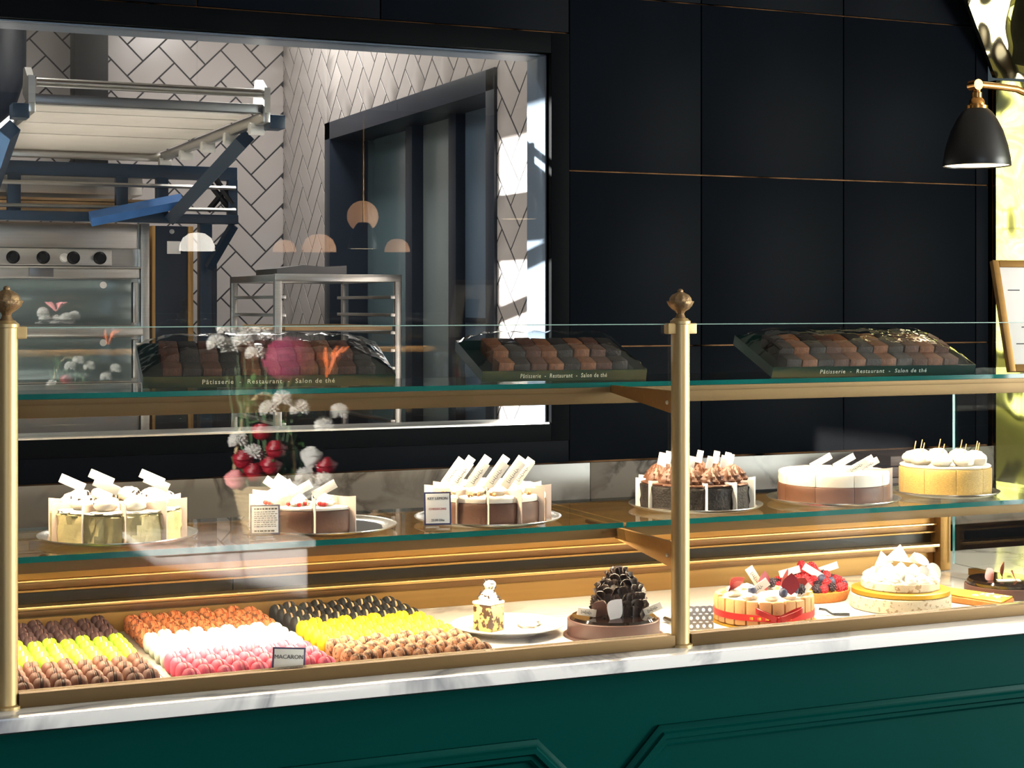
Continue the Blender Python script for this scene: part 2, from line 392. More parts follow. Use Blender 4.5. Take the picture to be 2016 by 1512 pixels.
def herring(parent, s0, s1, t0, t1, place, holes=(), off=(0, 0)):
    """fill rectangle s0..s1 x t0..t1 (wall coordinates)"""
    N = int(max(s1-s0, t1-t0)/TW*1.5)+6; ca = math.cos(PI/4)
    for i in range(-N, N):
        for j in range(-N, N):
            k = (i-j) % 4
            if k == 0: cx, cy, ro = (i+1)*TW, (j+.5)*TW, 0
            elif k == 3: cx, cy, ro = (i+.5)*TW, (j+1)*TW, PI/2
            else: continue
            s = (s0+s1)/2+off[0]+(cx-cy)*ca; t = (t0+t1)/2+off[1]+(cx+cy)*ca; an = ro+PI/4
            if not (s0-.15 < s < s1+.15 and t0-.15 < t < t1+.15): continue
            c_, s_ = math.cos(an), math.sin(an)
            P = [(s+x*c_-y*s_, t+x*s_+y*c_) for x, y in ((-TL/2+GR/2, -TW/2+GR/2), (TL/2-GR/2, -TW/2+GR/2), (TL/2-GR/2, TW/2-GR/2), (-TL/2+GR/2, TW/2-GR/2))]
            Q = P
            for a, b, c in ((1, 0, s1), (-1, 0, -s0), (0, 1, t1), (0, -1, -t0)): Q = poly_clip(Q, a, b, c)
            if len(Q) < 3: continue
            pieces = [Q]
            for h0, h1, g0, g1 in holes:
                nw = []
                for q in pieces:
                    for cl in (((1, 0, h0),), ((-1, 0, -h1),), ((0, -1, -g1), (1, 0, h1), (-1, 0, -h0)), ((0, 1, g0), (1, 0, h1), (-1, 0, -h0))):
                        w = q
                        for a, b, c in cl:
                            w = poly_clip(w, a, b, c)
                            if len(w) < 3: break
                        if len(w) >= 3:
                            ar = abs(sum(w[k][0]*w[(k+1) % len(w)][1]-w[(k+1) % len(w)][0]*w[k][1] for k in range(len(w))))/2
                            if ar > 2e-4: nw.append(w)
                pieces = nw
            for q in pieces:
                if len(q) == 4 and max(abs(q[k][0]-P[k][0])+abs(q[k][1]-P[k][1]) for k in range(4)) < 1e-6:
                    place(full, s, t, an, parent)
                else:
                    mx_ = sum(p[0] for p in q)/len(q); my_ = sum(p[1] for p in q)/len(q)
                    if max(math.hypot(p[0]-mx_, p[1]-my_) for p in q) < .02: continue
                    place(tile_mesh([(x-mx_, y-my_) for x, y in q]), mx_, my_, 0, parent)
def on_back(me, s, t, an, par):
    o = put('tile', me, par); o.matrix_world = Matrix.Translation((s, KY+.012, t)) @ Matrix.Rotation(PI/2, 4, 'X') @ Matrix.Rotation(an, 4, 'Z')
    o.matrix_local = o.matrix_world
def on_right(me, s, t, an, par):
    # wall coordinate s runs from the rear corner towards the camera
    o = put('tile', me, par); o.matrix_local = Matrix.Translation((KX+.012, KY-s, t)) @ Matrix.Rotation(-PI/2, 4, 'Z') @ Matrix.Rotation(PI/2, 4, 'X') @ Matrix.Rotation(an, 4, 'Z')
herring(KB, .84, KX, 1.02, 2.98, on_back, off=(.03, .02))
herring(KR, 0, KY-YB-.17, 0.98, 2.98, on_right, holes=((KY-DY1-.06, KY-DY0+.06, 0, DZ+.06),), off=(.02, .04))
# door opening in the right kitchen wall: dark frame, mullions, tall panes
b_ = bmesh.new()
for q in ((DY0-.06, DY0+.02, .02, DZ+.06), (DY1-.02, DY1+.06, .02, DZ+.06), (DY0-.06, DY1+.06, DZ-.02, DZ+.06)): rbox(b_, KX-.012, KX+.3, q[0], q[1], q[2], q[3], .003)
DR = struct('door_1', b_, 'navy_dark', label='tall dark framed glazed door in the tiled kitchen wall')
for y0, y1 in ((6.12, 6.2), (6.62, 6.7)): obj('mullion', rbx(KX+.12, KX+.24, y0, y1, .02, DZ-.02), 'navy_dark', DR)
obj('pane', rbx(KX+.17, KX+.18, 6.7, 7.35, .02, DZ-.02), 'pane_teal', DR)
obj('pane', rbx(KX+.17, KX+.18, 6.2, 6.62, .02, DZ-.02), 'pane_grey', DR)
lf = obj('door_leaf', rbx(KX+.16, KX+.20, 5.5, 6.12, .02, DZ-.02), 'door_slate', DR)
obj('pull_handle', rbx(KX+.13, KX+.16, 5.60, 5.66, .3, 2.08), 'navy_dark', lf)
obj('cross_rail', rbx(KX+.152, KX+.16, 5.67, 6.11, 1.38, 1.40), 'navy_dark', lf)
# ================================================================ KITCHEN FURNITURE
# flues behind the loader
b_ = bmesh.new(); rbox(b_, 1.25, 1.405, 8.0, 8.14, 2.0, 3.0, .004)
tag(obj('flue_duct', b_, 'black_plastic'), 'square black flue duct rising up the tiled kitchen wall', 'duct')
b_ = bmesh.new(); tube(b_, [(.86, 7.95, 3.0), (.86, 7.95, 2.7), (.86, 7.95, 2.52), (.83, 7.95, 2.42), (.75, 7.95, 2.34), (.62, 7.95, 2.29), (.3, 7.95, 2.28), (0, 7.95, 2.28)], .165, 20)
tag(obj('bent_flue_pipe', b_, 'navy_dark'), 'fat dark bent flue pipe in the upper left corner of the kitchen', 'pipe')
# deck oven
ov = thing('deck_oven', 'stainless steel deck oven with black knobs and two glass doors', 'oven', (.83, 6.9, 0))
ox = lambda x: x-.83
obj('body', bx(ox(.2), ox(1.37), .03, 1.15, 0, 1.783), 'steel', ov)
obj('side_column', rbx(ox(1.337), ox(1.372), -.035, .03, 0, 1.783), 'steel', ov)
obj('hood_panel', rbx(ox(.2), ox(1.33), -.01, .03, 1.678, 1.78), 'steel', ov)
kp = obj('control_panel', rbx(ox(.2), ox(1.218), -.045, .03, 1.607, 1.674), 'steel', ov)
for x in (.832, .948, 1.065, 1.17, .70):
    b_ = bmesh.new(); M = Matrix.Translation((ox(x), -.045, 1.638)) @ Matrix.Rotation(PI/2, 4, 'X')
    lathe(b_, [(.026, 0), (.026, .006), (.021, .01), (.019, .03), (.016, .034), (0, .034)], 20, M=M)
    k_ = obj('knob', b_, 'black_plastic', kp)
b_ = bmesh.new(); M = Matrix.Translation((ox(1.03), -.045, 1.638)) @ Matrix.Rotation(PI/2, 4, 'X')
lathe(b_, [(.018, 0), (.018, .004), (.016, .005), (.014, .004), (.012, .005), (0, .005)], 20, M=M); obj('dial', b_, 'white_plastic', kp)
obj('drip_lip', rbx(ox(.2), ox(1.335), -.05, .03, 1.597, 1.604), 'steel', ov)
bd = obj('band', rbx(ox(.2), ox(1.335), -.02, .03, 1.557, 1.597), 'steel', ov)
obj('badge', rbx(ox(.896), ox(.992), -.026, -.02, 1.561, 1.603), 'steel_dark', bd)
for zt, zb in ((1.552, 1.367), (1.318, 1.14)):
    d_ = obj('door', rbx(ox(.2), ox(1.305), -.005, .03, zb, zt), 'oven_glass', ov)
    obj('door_edge', rbx(ox(1.308), ox(1.327), -.02, .03, zb+.01, zt-.01), 'steel', d_)
    b_ = bmesh.new(); M = Matrix.Translation((ox(1.19), -.005, zt-.022)) @ Matrix.Rotation(PI/2, 4, 'X')
    lathe(b_, [(.014, 0), (.014, .005), (0, .006)], 18, M=M); obj('thermometer', b_, 'white_plastic', d_)
for zt, zb in ((1.361, 1.325), (1.134, 1.10), (.9, .86)): obj('ledge', rbx(ox(.2), ox(1.34), -.07, .03, zb, zt), 'steel', ov)
obj('lower_front', rbx(ox(.2), ox(1.335), -.01, .03, .2, 1.095), 'steel_dark', ov)
# narrow panel unit between oven and wall
pn = thing('panel_unit', 'narrow dark panel with wooden edge strips beside the oven', 'panel', (1.47, 6.9, 0))
obj('panel_board', rbx(-.068, .066, 0, .3, 0, 1.775), 'navy_dark', pn)
for x0, x1 in ((-.083, -.069), (.067, .088)): obj('edge_strip', rbx(x0, x1, -.01, .3, 0, 1.775), 'wood_strip', pn)
nb = obj('notice', rbx(-.02, .036, -.004, 0, 1.66, 1.712, .0008), 'paper_white', pn)
b_ = bmesh.new(); lathe(b_, [(.01, 0), (.01, .004), (0, .005)], 14, M=Matrix.Translation((0, 0, 1.752)) @ Matrix.Rotation(PI/2, 4, 'X')); obj('button', b_, 'steel', pn)
# oven loader on its blue steel frame
ld = thing('oven_loader', 'raised oven loader with white canvas belts on a blue steel frame', 'oven loader', (1.03, 6.0, 0))
def LX(x): return x-1.03
def LY(y): return y-6.0
for i, (y0, y1) in enumerate(((5.27, 5.42), (5.445, 5.75), (5.775, 6.12), (6.15, 6.78))):
    obj('canvas_belt', rbx(LX(.69), LX(1.375), LY(y0), LY(y1), 2.058, 2.07), 'canvas', ld)
obj('bed_plate', bx(LX(.69), LX(1.375), LY(5.26), LY(6.8), 2.0705, 2.08), 'black_plastic', ld)
obj('front_bar', rbx(LX(.69), LX(1.41), LY(5.21), LY(5.25), 2.06, 2.088), 'steel_dark', ld)
b_ = bmesh.new(); tube(b_, [(LX(.70), LY(5.21), 2.122), (LX(1.41), LY(5.21), 2.122)], .014, 14); obj('front_roller', b_, 'steel', ld)
obj('rear_bar', rbx(LX(.6), LX(1.40), LY(6.78), LY(6.82), 2.03, 2.062), 'steel', ld)
for x in (.675, 1.40):
    s_ = obj('side_rail', rbx(LX(x), LX(x+.022), LY(5.2), LY(6.82), 2.03, 2.066), 'steel', ld)
    b_ = bmesh.new(); prism(b_, [(LY(5.19), 2.06), (LY(5.24), 2.06), (LY(5.33), 2.10), (LY(5.31), 2.175), (LY(5.28), 2.175), (LY(5.22), 2.14), (LY(5.19), 2.14)], LX(x), LX(x+.02), Matrix(((0,0,1,0),(1,0,0,0),(0,1,0,0),(0,0,0,1))))
    obj('end_bracket', b_, 'steel', ld)
    c0 = x-.045 if x < 1 else x+.022
    obj('end_cap', rbx(LX(c0), LX(c0+.05), LY(5.2), LY(5.28), 2.012, 2.056), 'navy_steel', ld)
for y in (5.32, 5.66, 6.0, 6.36, 6.74):
    b_ = bmesh.new(); tube(b_, [(LX(1.385), LY(y), 2.02), (LX(1.432), LY(y), 2.02)], .02, 14); obj('guide_roller', b_, 'white_plastic', ld)
obj('top_beam', rbx(LX(.5), LX(1.70), LY(6.72), LY(6.76), 1.955, 2.01), 'navy_steel', ld)
obj('bottom_beam', rbx(LX(.5), LX(1.70), LY(6.70), LY(6.76), 1.778, 1.815), 'navy_steel', ld)
for x0, x1 in ((.795, .845), (1.21, 1.257), (1.37, 1.418), (1.662, 1.70), (.56, .61)): obj('strut', rbx(LX(x0), LX(x1), LY(6.715), LY(6.755), 1.81, 1.96), 'navy_steel', ld)
def bar(p, q, r=.02, m='navy_steel', nm='brace'):
    b2 = bmesh.new(); p = Vector((LX(p[0]), LY(p[1]), p[2])); q = Vector((LX(q[0]), LY(q[1]), q[2]))
    tube(b2, [p, q], r*1.35, 4); return obj(nm, b2, m, ld, smooth=False)
bar((1.43, 5.55, 2.01), (1.43, 6.7, 1.80), .024); bar((.665, 5.55, 2.01), (.70, 6.7, 1.80), .024)
bar((1.10, 6.66, 1.785), (1.46, 6.66, 1.865), .022, 'navy_steel_lit'); bar((1.60, 6.8, 1.60), (1.69, 6.74, 1.775), .016)
bar((1.58, 6.73, 1.83), (1.68, 6.73, 1.95), .009, 'black_plastic'); bar((1.58, 6.73, 1.95), (1.68, 6.73, 1.83), .009, 'black_plastic')
bar((1.59, 6.72, 1.99), (1.68, 6.72, 1.86), .009, 'black_plastic')
for z in (1.925, 1.835): bar((.5, 6.71, z), (1.69, 6.71, z), .006, 'steel', 'tie_rod')
obj('guide_post', rbx(LX(1.575), LX(1.625), LY(6.84), LY(6.9), 0, 1.79), 'navy_steel', ld)
obj('guide_post', rbx(LX(1.628), LX(1.65), LY(6.86), LY(6.9), 0, 1.70), 'navy_dark', ld)
obj('guide_post', rbx(LX(.52), LX(.57), LY(6.78), LY(6.83), 0, 1.79), 'navy_steel', ld)
for k in range(4): obj('wooden_slat', rbx(LX(.6), LX(1.36), LY(6.77), LY(6.85), 1.819+k*.014, 1.830+k*.014, .001), 'wood_pale', ld)
tag(obj('extraction_hood', rbx(.3, 1.36, 6.95, 7.9, 1.90, 1.99), 'steel'), 'flat stainless steel hood above the oven behind the loader frame', 'hood')
# rack trolley
rk = thing('rack_trolley', 'stainless steel tray rack trolley standing by the glazed kitchen door', 'rack', (1.87, 6.2, 0))
RX, RY = (-.23, .23), (-.3, .34)
for x in RX:
    for y in RY: obj('post', rbx(x-.013, x+.013, y-.013, y+.013, .08, 1.55), 'steel', rk)
for y in RY: obj('top_bar', rbx(-.243, .243, y-.014, y+.014, 1.535, 1.562), 'steel', rk)
for x in RX: obj('top_bar', rbx(x-.014, x+.014, -.3, .34, 1.535, 1.56), 'steel', rk)
for k in range(14):
    z = 1.478-k*.066
    for x in RX: obj('runner', rbx(x-.03 if x > 0 else x-.002, x+.002 if x > 0 else x+.03, -.31, .35, z-.006, z+.006, .002), 'steel', rk)
for x in RX:
    for y in RY:
        b_ = bmesh.new(); tube(b_, [(x-.012, y, .04), (x+.012, y, .04)], .04, 16); obj('castor', b_, 'black_plastic', rk)
def tray(z, nm, lab):
    t_ = thing('baking_tray', lab, 'tray', (1.87, 6.2, z), 0, None)
    obj('pan', rbx(-.205, .205, -.31, .3, 0, .004, .001), 'steel_dark', t_)
    b2 = bmesh.new()
    for q in ((-.205, .205, -.312, -.306), (-.205, .205, .296, .302), (-.205, -.199, -.306, .296), (.199, .205, -.306, .296)): rbox(b2, q[0], q[1], q[2], q[3], .004, .02, .001)
    obj('rim', b2, 'wood_pale', t_)
tray(1.478-.066*2+.0062, 'a', 'upper pale rimmed baking tray in the rack trolley')
tray(1.478-.066*6+.0062, 'b', 'lower pale rimmed baking tray in the rack trolley')
b_ = bmesh.new(); prism(b_, [(-.2, 0), (.07, .0), (.07, .035), (-.02, .03), (-.1, .036), (-.2, .022)], -.15, .15, Matrix.Rotation(PI/2, 4, 'X'))
tag(obj('metal_cover', b_, 'steel_dark', None, (1.88, 6.2, 1.5625)), 'folded dark metal cover lying on top of the rack trolley', 'metal sheet')
# unseen pale table, added below the sill to bounce sun onto the belts
wt = thing('bounce_table', 'unseen pale table added to bounce sunlight up onto the raised loader', 'table', (.75, 5.75, 0))
obj('table_top', rbx(-.75, .75, -.55, .85, .89, .93), 'kitchen_paint', wt)
for x in (-.7, .7):
    for y in (-.5, .8): obj('leg', rbx(x-.02, x+.02, y-.02, y+.02, 0, .8895), 'steel', wt)
# ================================================================ FRONT COUNTER AND DISPLAY CASE
ZC = .84                 # marble top
GX = [-.865, .31, 1.472, 2.637]   # posts
gc = thing('green_counter', 'dark green lacquered counter front with clipped corner mouldings', 'counter', (1.2, 2.62, 0))
cx_ = lambda x: x-1.2
obj('body', bx(cx_(-1.2), cx_(4.2), 0, .83, 0, .802), 'green_lacquer', gc)
def moulding(x0, x1, z0, z1, ch=.16):
    pts = [(x0+ch, z1), (x1-ch, z1), (x1, z1-ch), (x1, z0+ch), (x1-ch, z0), (x0+ch, z0), (x0, z0+ch), (x0, z1-ch)]
    b2 = bmesh.new()
    cxm, czm = (x0+x1)/2, (z0+z1)/2
    # stepped profile swept round the outline
    prof = [(0, 0), (0, .006), (.006, .010), (.011, .010), (.014, .015), (.022, .015), (.026, .009), (.033, .009), (.038, .004), (.038, 0)]
    rings = []
    n = len(pts)
    for k in range(n):
        p0, p1, p2 = Vector(pts[k-1]), Vector(pts[k]), Vector(pts[(k+1) % n])
        d1, d2 = (p1-p0).normalized(), (p2-p1).normalized()
        n1, n2 = Vector((d1.y, -d1.x)), Vector((d2.y, -d2.x))
        mi = (n1+n2).normalized(); sc = 1/max(.3, mi.dot(n1))
        rings.append([b2.verts.new((p1.x+mi.x*sc*q, -h, p1.y+mi.y*sc*q)) for q, h in prof])
    for k in range(n):
        A, B = rings[k], rings[(k+1) % n]
        for j in range(len(prof)-1): face(b2, [A[j], A[j+1], B[j+1], B[j]])
    m_ = obj('moulding', b2, 'green_lacquer', gc)
moulding(cx_(.12), cx_(1.285), .12, .706, .1); moulding(cx_(1.321), cx_(2.46), .12, .706, .1); moulding(cx_(-1.18), cx_(.085), .12, .706, .1); moulding(cx_(2.5), cx_(3.9), .12, .706, .1)
ZDK = .825               # sunken marble deck inside the case
mt_ = thing('marble_countertop', 'white veined marble slab on top of the green counter', 'countertop', (1.2, 2.6, .803))
obj('front_ledge', rbx(-2.4, 3.0, -.038, .054, .015, .037, .002), 'counter_marble', mt_)
obj('deck', rbx(-2.4, 3.0, .0545, .86, .0, .022, .001), 'counter_marble', mt_)
case = thing('display_case', 'brass and glass pastry display case standing on the marble counter', 'display case', (1.2, 2.63, ZC))
X = lambda x: x-1.2
Y = lambda y: y-2.63
Z = lambda z: z-ZC
# bottom rail, front glass
for i in range(3):
    a, b = GX[i]+.0165, GX[i+1]-.0165
    r_ = obj('bottom_rail', rbx(X(a), X(b), Y(2.618), Y(2.646), Z(.84), Z(.862), .0015), 'rail_gold', case)
    obj('front_pane', bx(X(a), X(b), Y(2.628), Y(2.636), Z(.8625), Z(1.4145)), ['clear_glass'], case)
    obj('pane_edge_glint', bx(X(a), X(b), Y(2.6278), Y(2.6362), Z(1.4146), Z(1.416)), 'pane_edge_glint', case)  # pale colour paints the light line refracted along the pane top
# posts with finials
for gx in GX:
    b_ = bmesh.new(); lathe(b_, [(.022, 0), (.022, .004), (.0165, .006), (.0165, Z(1.415)), (.0185, Z(1.416)), (.0185, Z(1.421)), (.0155, Z(1.423)), (.0125, Z(1.426))], 28)
    p_ = obj('post', b_, 'brass_post', case, (X(gx), 0, 0))
    b_ = bmesh.new()
    f0 = Z(1.424)
    lathe(b_, [(.0125, f0), (.009, f0+.004), (.0065, f0+.010), (.0085, f0+.014), (.015, f0+.018), (.021, f0+.024), (.024, f0+.031), (.0235, f0+.0325), (.019, f0+.033)], 32, mod=lambda a, z: 1+.035*math.cos(8*a+z*300))
    lathe(b_, [(.0195, f0+.0325), (.0185, f0+.038), (.0145, f0+.0435), (.008, f0+.047), (.0045, f0+.049), (.005, f0+.0515), (.003, f0+.054), (0, f0+.0545)], 32, mod=lambda a, z: 1+.06*math.cos(10*a))
    obj('finial', b_, 'finial_brass', p_)
    b_ = bmesh.new(); rbox(b_, -.029, .029, -.009, .009, Z(1.398), Z(1.417), .002); obj('glass_clip', b_, 'brass_post', p_)
# brackets under both shelves
for gx in GX[1:3]:
    for zt, yb, dz in ((1.2985, 2.93, .046), (1.024, 2.99, .05)):
        poly = [(Y(2.64), Z(zt-.002)), (Y(yb+.02), Z(zt-.002)), (Y(yb+.02), Z(zt-.008)), (Y(2.64), Z(zt-dz))]
        if zt > 1.2: poly = [(Y(2.64), Z(zt-.004)), (Y(2.898), Z(zt-.004)), (Y(2.898), Z(zt-.018)), (Y(2.64), Z(zt-dz))]
        b_ = bmesh.new(); prism(b_, poly, -.004, .004, Matrix(((0,0,1,0),(1,0,0,0),(0,1,0,0),(0,0,0,1))))
        k_ = obj('shelf_bracket', b_, 'gold', case, (X(gx), 0, 0))
        b_ = bmesh.new(); ball(b_, (-.004, Y(2.67), Z(zt-dz*.55)), .004, 8, 6); obj('screw', b_, 'steel', k_)
# glass shelves: clear slab with green edges
def shelf(x0, x1, y0, y1, z0, z1, rail):
    b2 = bmesh.new(); box(b2, X(x0), X(x1), Y(y0), Y(y1), Z(z0), Z(z1))
    b2.faces.ensure_lookup_table()
    for f in b2.faces:
        if abs(f.calc_center_median().y-Y(y0)) < 1e-4: f.material_index = 1
    s_ = obj('glass_shelf', b2, ['shelf_glass', 'glass_edge'], case)
    return s_
shelf(.16, 1.469, 2.846, 3.22, 1.025, 1.035, 0); shelf(1.475, 2.62, 2.846, 3.22, 1.025, 1.035, 0)
shelf(.1, 2.78, 2.90, 3.22, 1.291, 1.30, 0)
for x0, x1 in ((.16, 1.466), (1.478, 2.62)):
    obj('shelf_rail', rbx(X(x0), X(x1), Y(2.872), Y(2.886), Z(1.003), Z(1.0245), .001), 'rail_gold', case)
obj('shelf_rail', rbx(X(.1), X(2.78), Y(2.902), Y(2.918), Z(1.259), Z(1.2905), .001), 'rail_gold', case)
obj('rail_lip', rbx(X(.1), X(2.78), Y(2.8995), Y(2.9015), Z(1.281), Z(1.2905), .0005), 'rail_gold', case)
# rear air-vent unit, built of separate extrusions
VX0, VX1 = .1, 2.49
def strip(nm, y0, y1, z0, z1, m_, x0=VX0, x1=VX1, bv=.001): return obj(nm, rbx(X(x0), X(x1), Y(y0+.073), Y(y1+.073), Z(z0), Z(z1), bv), m_, case)
strip('kick_board', 3.16, 3.18, .8252, .868, 'gold')
strip('ledge', 3.145, 3.18, .8685, .881, 'gold_dark')
strip('vent_lip', 3.135, 3.18, .882, .8885, 'gold_bright')
for a, b in ((.1, .81), (.812, 2.49)): strip('vent_mesh', 3.168, 3.18, .889, .9125, 'vent_mesh', a, b)
strip('vent_frame', 3.15, 3.18, .913, .917, 'gold')
strip('hood_strip', 3.16, 3.18, .9175, .9315, 'gold_dark')
strip('hood_lip', 3.146, 3.18, .932, .9355, 'gold_bright')
strip('hood_board', 3.155, 3.18, .936, 1.0245, 'gold')
strip('end_post', 3.135, 3.18, .8252, 1.0245, 'gold', 2.492, 2.522, .003)
strip('rear_casing', 3.1805, 3.37, .8252, 1.0, 'black_panel')
# side glass closing the case at the right, with its sill
strip('side_sill', 2.60, 3.06, .8252, .841, 'gold', 2.512, 2.536)
obj('side_pane', bx(X(2.5205), X(2.5275), Y(2.665), Y(2.83), Z(.842), Z(1.255)), 'clear_glass', case)
obj('side_pane', bx(X(2.5205), X(2.5275), Y(2.89), Y(3.2), Z(1.036), Z(1.29)), 'clear_glass', case)
obj('side_pane', bx(X(2.5205), X(2.5275), Y(2.835), Y(3.2), Z(.842), Z(1.0)), 'clear_glass', case)
for o_ in [o for o in case.children if o.name.startswith('side_pane')]:
    o_.data.materials.append(MATS['glass_edge'])
    for p in o_.data.polygons:
        if abs(p.normal.y) > .9: p.material_index = 1
# LED lines tucked behind the shelf rails
WARM = (1, .80, .54)
for x0, x1 in ((.2, 1.46), (1.49, 2.42)):
    for y, z, e in ((2.932, 1.288, 13.0), (2.868, 1.0015, 7.5)):
        o_ = light('led_line', 'AREA', ((x0+x1)/2, y, z), e*(x1-x0), WARM, (0, 0, 0), shape='RECTANGLE', size=x1-x0, size_y=.008)
# ================================================================ PASTRIES
ZS, ZD = 1.035, .8252
mat('choc_dark', (46, 34, 31), .5, amt=.3, scale=60, bump=.2)
mat('choc_gloss', (22, 14, 12), .08, amt=.2, scale=20, coat=.6)
mat('choc_band', (92, 66, 62), .35, amt=.08, scale=20)
mat('choc_copper', (150, 86, 66), .3, amt=.1, scale=20)
speckle('choc_crumb', (34, 23, 19), (15, 10, 8), 220, .5, .7, .9)
mat('choc_mousse', (88, 54, 36), .5, amt=.15, scale=40, bump=.2)
mat('cheesecake', (80, 48, 31), .6, amt=.08, scale=60, bump=.12)
mat('caramel', (98, 62, 42), .55, amt=.08, scale=40, bump=.1)
mat('cream', (240, 232, 216), .5, amt=.03, scale=40, bump=.1)
mat('lime_cream', (176, 164, 118), .5, amt=.12, scale=26, bump=.8, bscale=34)
mat('layer_cake', (196, 162, 92), .6, amt=.4, scale=30, aniso=(8, 8, 90))
mat('red_berry', (176, 36, 40), .4, amt=.25, scale=60)
mat('raspberry', (200, 44, 58), .5, amt=.3, scale=150, bump=.5, bscale=300)
mat('blackberry', (38, 30, 44), .4, amt=.3, scale=150, bump=.5, bscale=300)
mat('blueberry', (58, 66, 96), .5, amt=.2, scale=80)
mat('petal_red', (142, 14, 32), .45, amt=.2, scale=30)
mat('ladyfinger', (206, 158, 104), .75, amt=.12, scale=50, bump=.25)
mat('crust', (206, 132, 66), .7, amt=.2, scale=60, bump=.3)
mat('custard', (236, 190, 70), .3, amt=.15, scale=40)
mat('ribbon_red', (206, 26, 26), .3, amt=.08, scale=20)
mat('gold_leaf', (236, 190, 80), .25, 1, amt=.1)
mat('gold_card', (214, 170, 60), .35, .7, amt=.05, scale=10)
mat('nut', (190, 140, 90), .6, amt=.2, scale=90, bump=.3)
mat('white_choc', (248, 240, 226), .35, amt=.02, scale=20)
speckle('coconut', (226, 212, 184), (176, 150, 116), 110, .6, .7, .3)
speckle('leopard_cake', (226, 190, 124), (54, 30, 18), 75, .53, .5, .2)
mat('plate_white', (244, 242, 238), .15, amt=.01)
mat('green_box', (8, 46, 40), .35, amt=.08, scale=10)
mat('box_print', (196, 210, 204), .5, amt=.03)
mat('biscuit_dark', (30, 19, 16), .6, amt=.3, scale=120, bump=.5)
mat('biscuit_brown', (82, 43, 24), .6, amt=.3, scale=120, bump=.5)
mat('biscuit_tan', (126, 74, 38), .6, amt=.3, scale=120, bump=.5)
mat('clear_tray', (200, 196, 188), .15, amt=.03)
# ---------------------------------------------------------------- macarons
def shell_mesh(nm, mt):
    b2 = bmesh.new(); M = Matrix.Rotation(PI/2, 4, 'Y')
    lathe(b2, [(.0165, 0), (.0188, .0006), (.0191, .002), (.0180, .0034), (.0180, .0044), (.0168, .0072), (.0140, .0096), (.0090, .0110), (0, .0116)], 16, M=M)
    return mesh_of(nm, b2, mt)
def fill_mesh(nm, mt):
    b2 = bmesh.new(); M = Matrix.Rotation(PI/2, 4, 'Y'); lathe(b2, [(.0165, -.0023), (.0176, -.001), (.0176, .001), (.0165, .0023)], 16, M=M); return mesh_of(nm, b2, mt)
ROW = {4: ('front', 'second', 'third', 'rear'), 3: ('front', 'middle', 'rear')}
ORD = ('first', 'second', 'third', 'fourth', 'fifth', 'sixth', 'seventh', 'eighth', 'ninth')
def mac(mname, label, group, shell, fill, x0, ncol, y0, nrow, skew=0, sp=False):
    if sp: speckle('mac_'+mname, shell, tuple(int(v*.55) for v in shell), 160, .56, .7, .3)
    else: mat('mac_'+mname, shell, .6, amt=.08, scale=40, bump=.15, bscale=120)
    mat('fil_'+mname, fill, .6, amt=.08, scale=60)
    ms, mf = shell_mesh('macaron_shell', 'mac_'+mname), fill_mesh('macaron_filling', 'fil_'+mname)
    for c in range(ncol):
        for r in range(nrow):
            x = x0+c*.0284+rnd.uniform(-.001, .001); y = y0+r*.0455+(.013 if c % 2 else -.007)+rnd.uniform(-.002, .002)
            t_ = thing('macaron', f'{label}, {ROW[nrow][r]} row, {ORD[c]} from the left', 'macaron', (x, y, ZD+.0032), rnd.uniform(-.16, .16), group)
            t_.rotation_euler = (rnd.uniform(0, 6), 0, rnd.uniform(-.16, .16))
            # keep the base on the tray whatever the roll: centre is .0225 above it
            t_.location.z += .0191; 
            put('shell', ms, t_, (.0021, 0, 0)); put('shell', ms, t_, (-.0021, 0, 0), (0, 0, PI)); put('filling', mf, t_)
def glass_tray(x0, x1, y0, y1, label):
    t_ = thing('macaron_tray', label, 'tray', (x0, y0, ZD))
    obj('base', rbx(0, x1-x0, 0, y1-y0, .0003, .003, .001), 'clear_tray', t_)
YM = 2.685
glass_tray(.33, .576, 2.657, 3.222, 'thin clear tray under the dark, lime and chocolate macarons')
glass_tray(.582, .852, 2.657, 3.222, 'thin clear tray under the orange, white and pink macarons')
glass_tray(.862, 1.135, 2.657, 3.222, 'thin clear tray under the black, yellow and cocoa dusted macarons')
mac('choc', 'milk chocolate macaron by the left post', 'chocolate macarons', (124, 78, 60), (70, 42, 36), .343, 8, YM, 4)
mac('lime', 'lime green macaron', 'lime macarons', (150, 186, 46), (210, 206, 150), .343, 8, YM+.182, 4)
mac('plum', 'dark purplish macaron at back left', 'dark plum macarons', (70, 48, 50), (110, 80, 76), .343, 8, YM+.364, 4)
mac('pink', 'bright pink macaron', 'pink macarons', (232, 96, 126), (244, 150, 160), .602, 9, YM, 4)
mac('white', 'white macaron', 'white macarons', (246, 240, 228), (244, 232, 210), .602, 9, YM+.182, 4)
mac('orange', 'speckled orange macaron', 'orange macarons', (196, 116, 70), (180, 90, 54), .602, 9, YM+.364, 4, sp=True)
mac('cocoa', 'cocoa dusted beige macaron', 'cocoa dusted macarons', (190, 136, 100), (92, 56, 44), .884, 9, YM, 4, sp=True)
mac('yellow', 'bright yellow macaron', 'yellow macarons', (240, 196, 30), (248, 214, 80), .884, 9, YM+.182, 4)
mac('black', 'black macaron with pale filling', 'black macarons', (30, 32, 36), (206, 170, 130), .884, 9, YM+.364, 4)
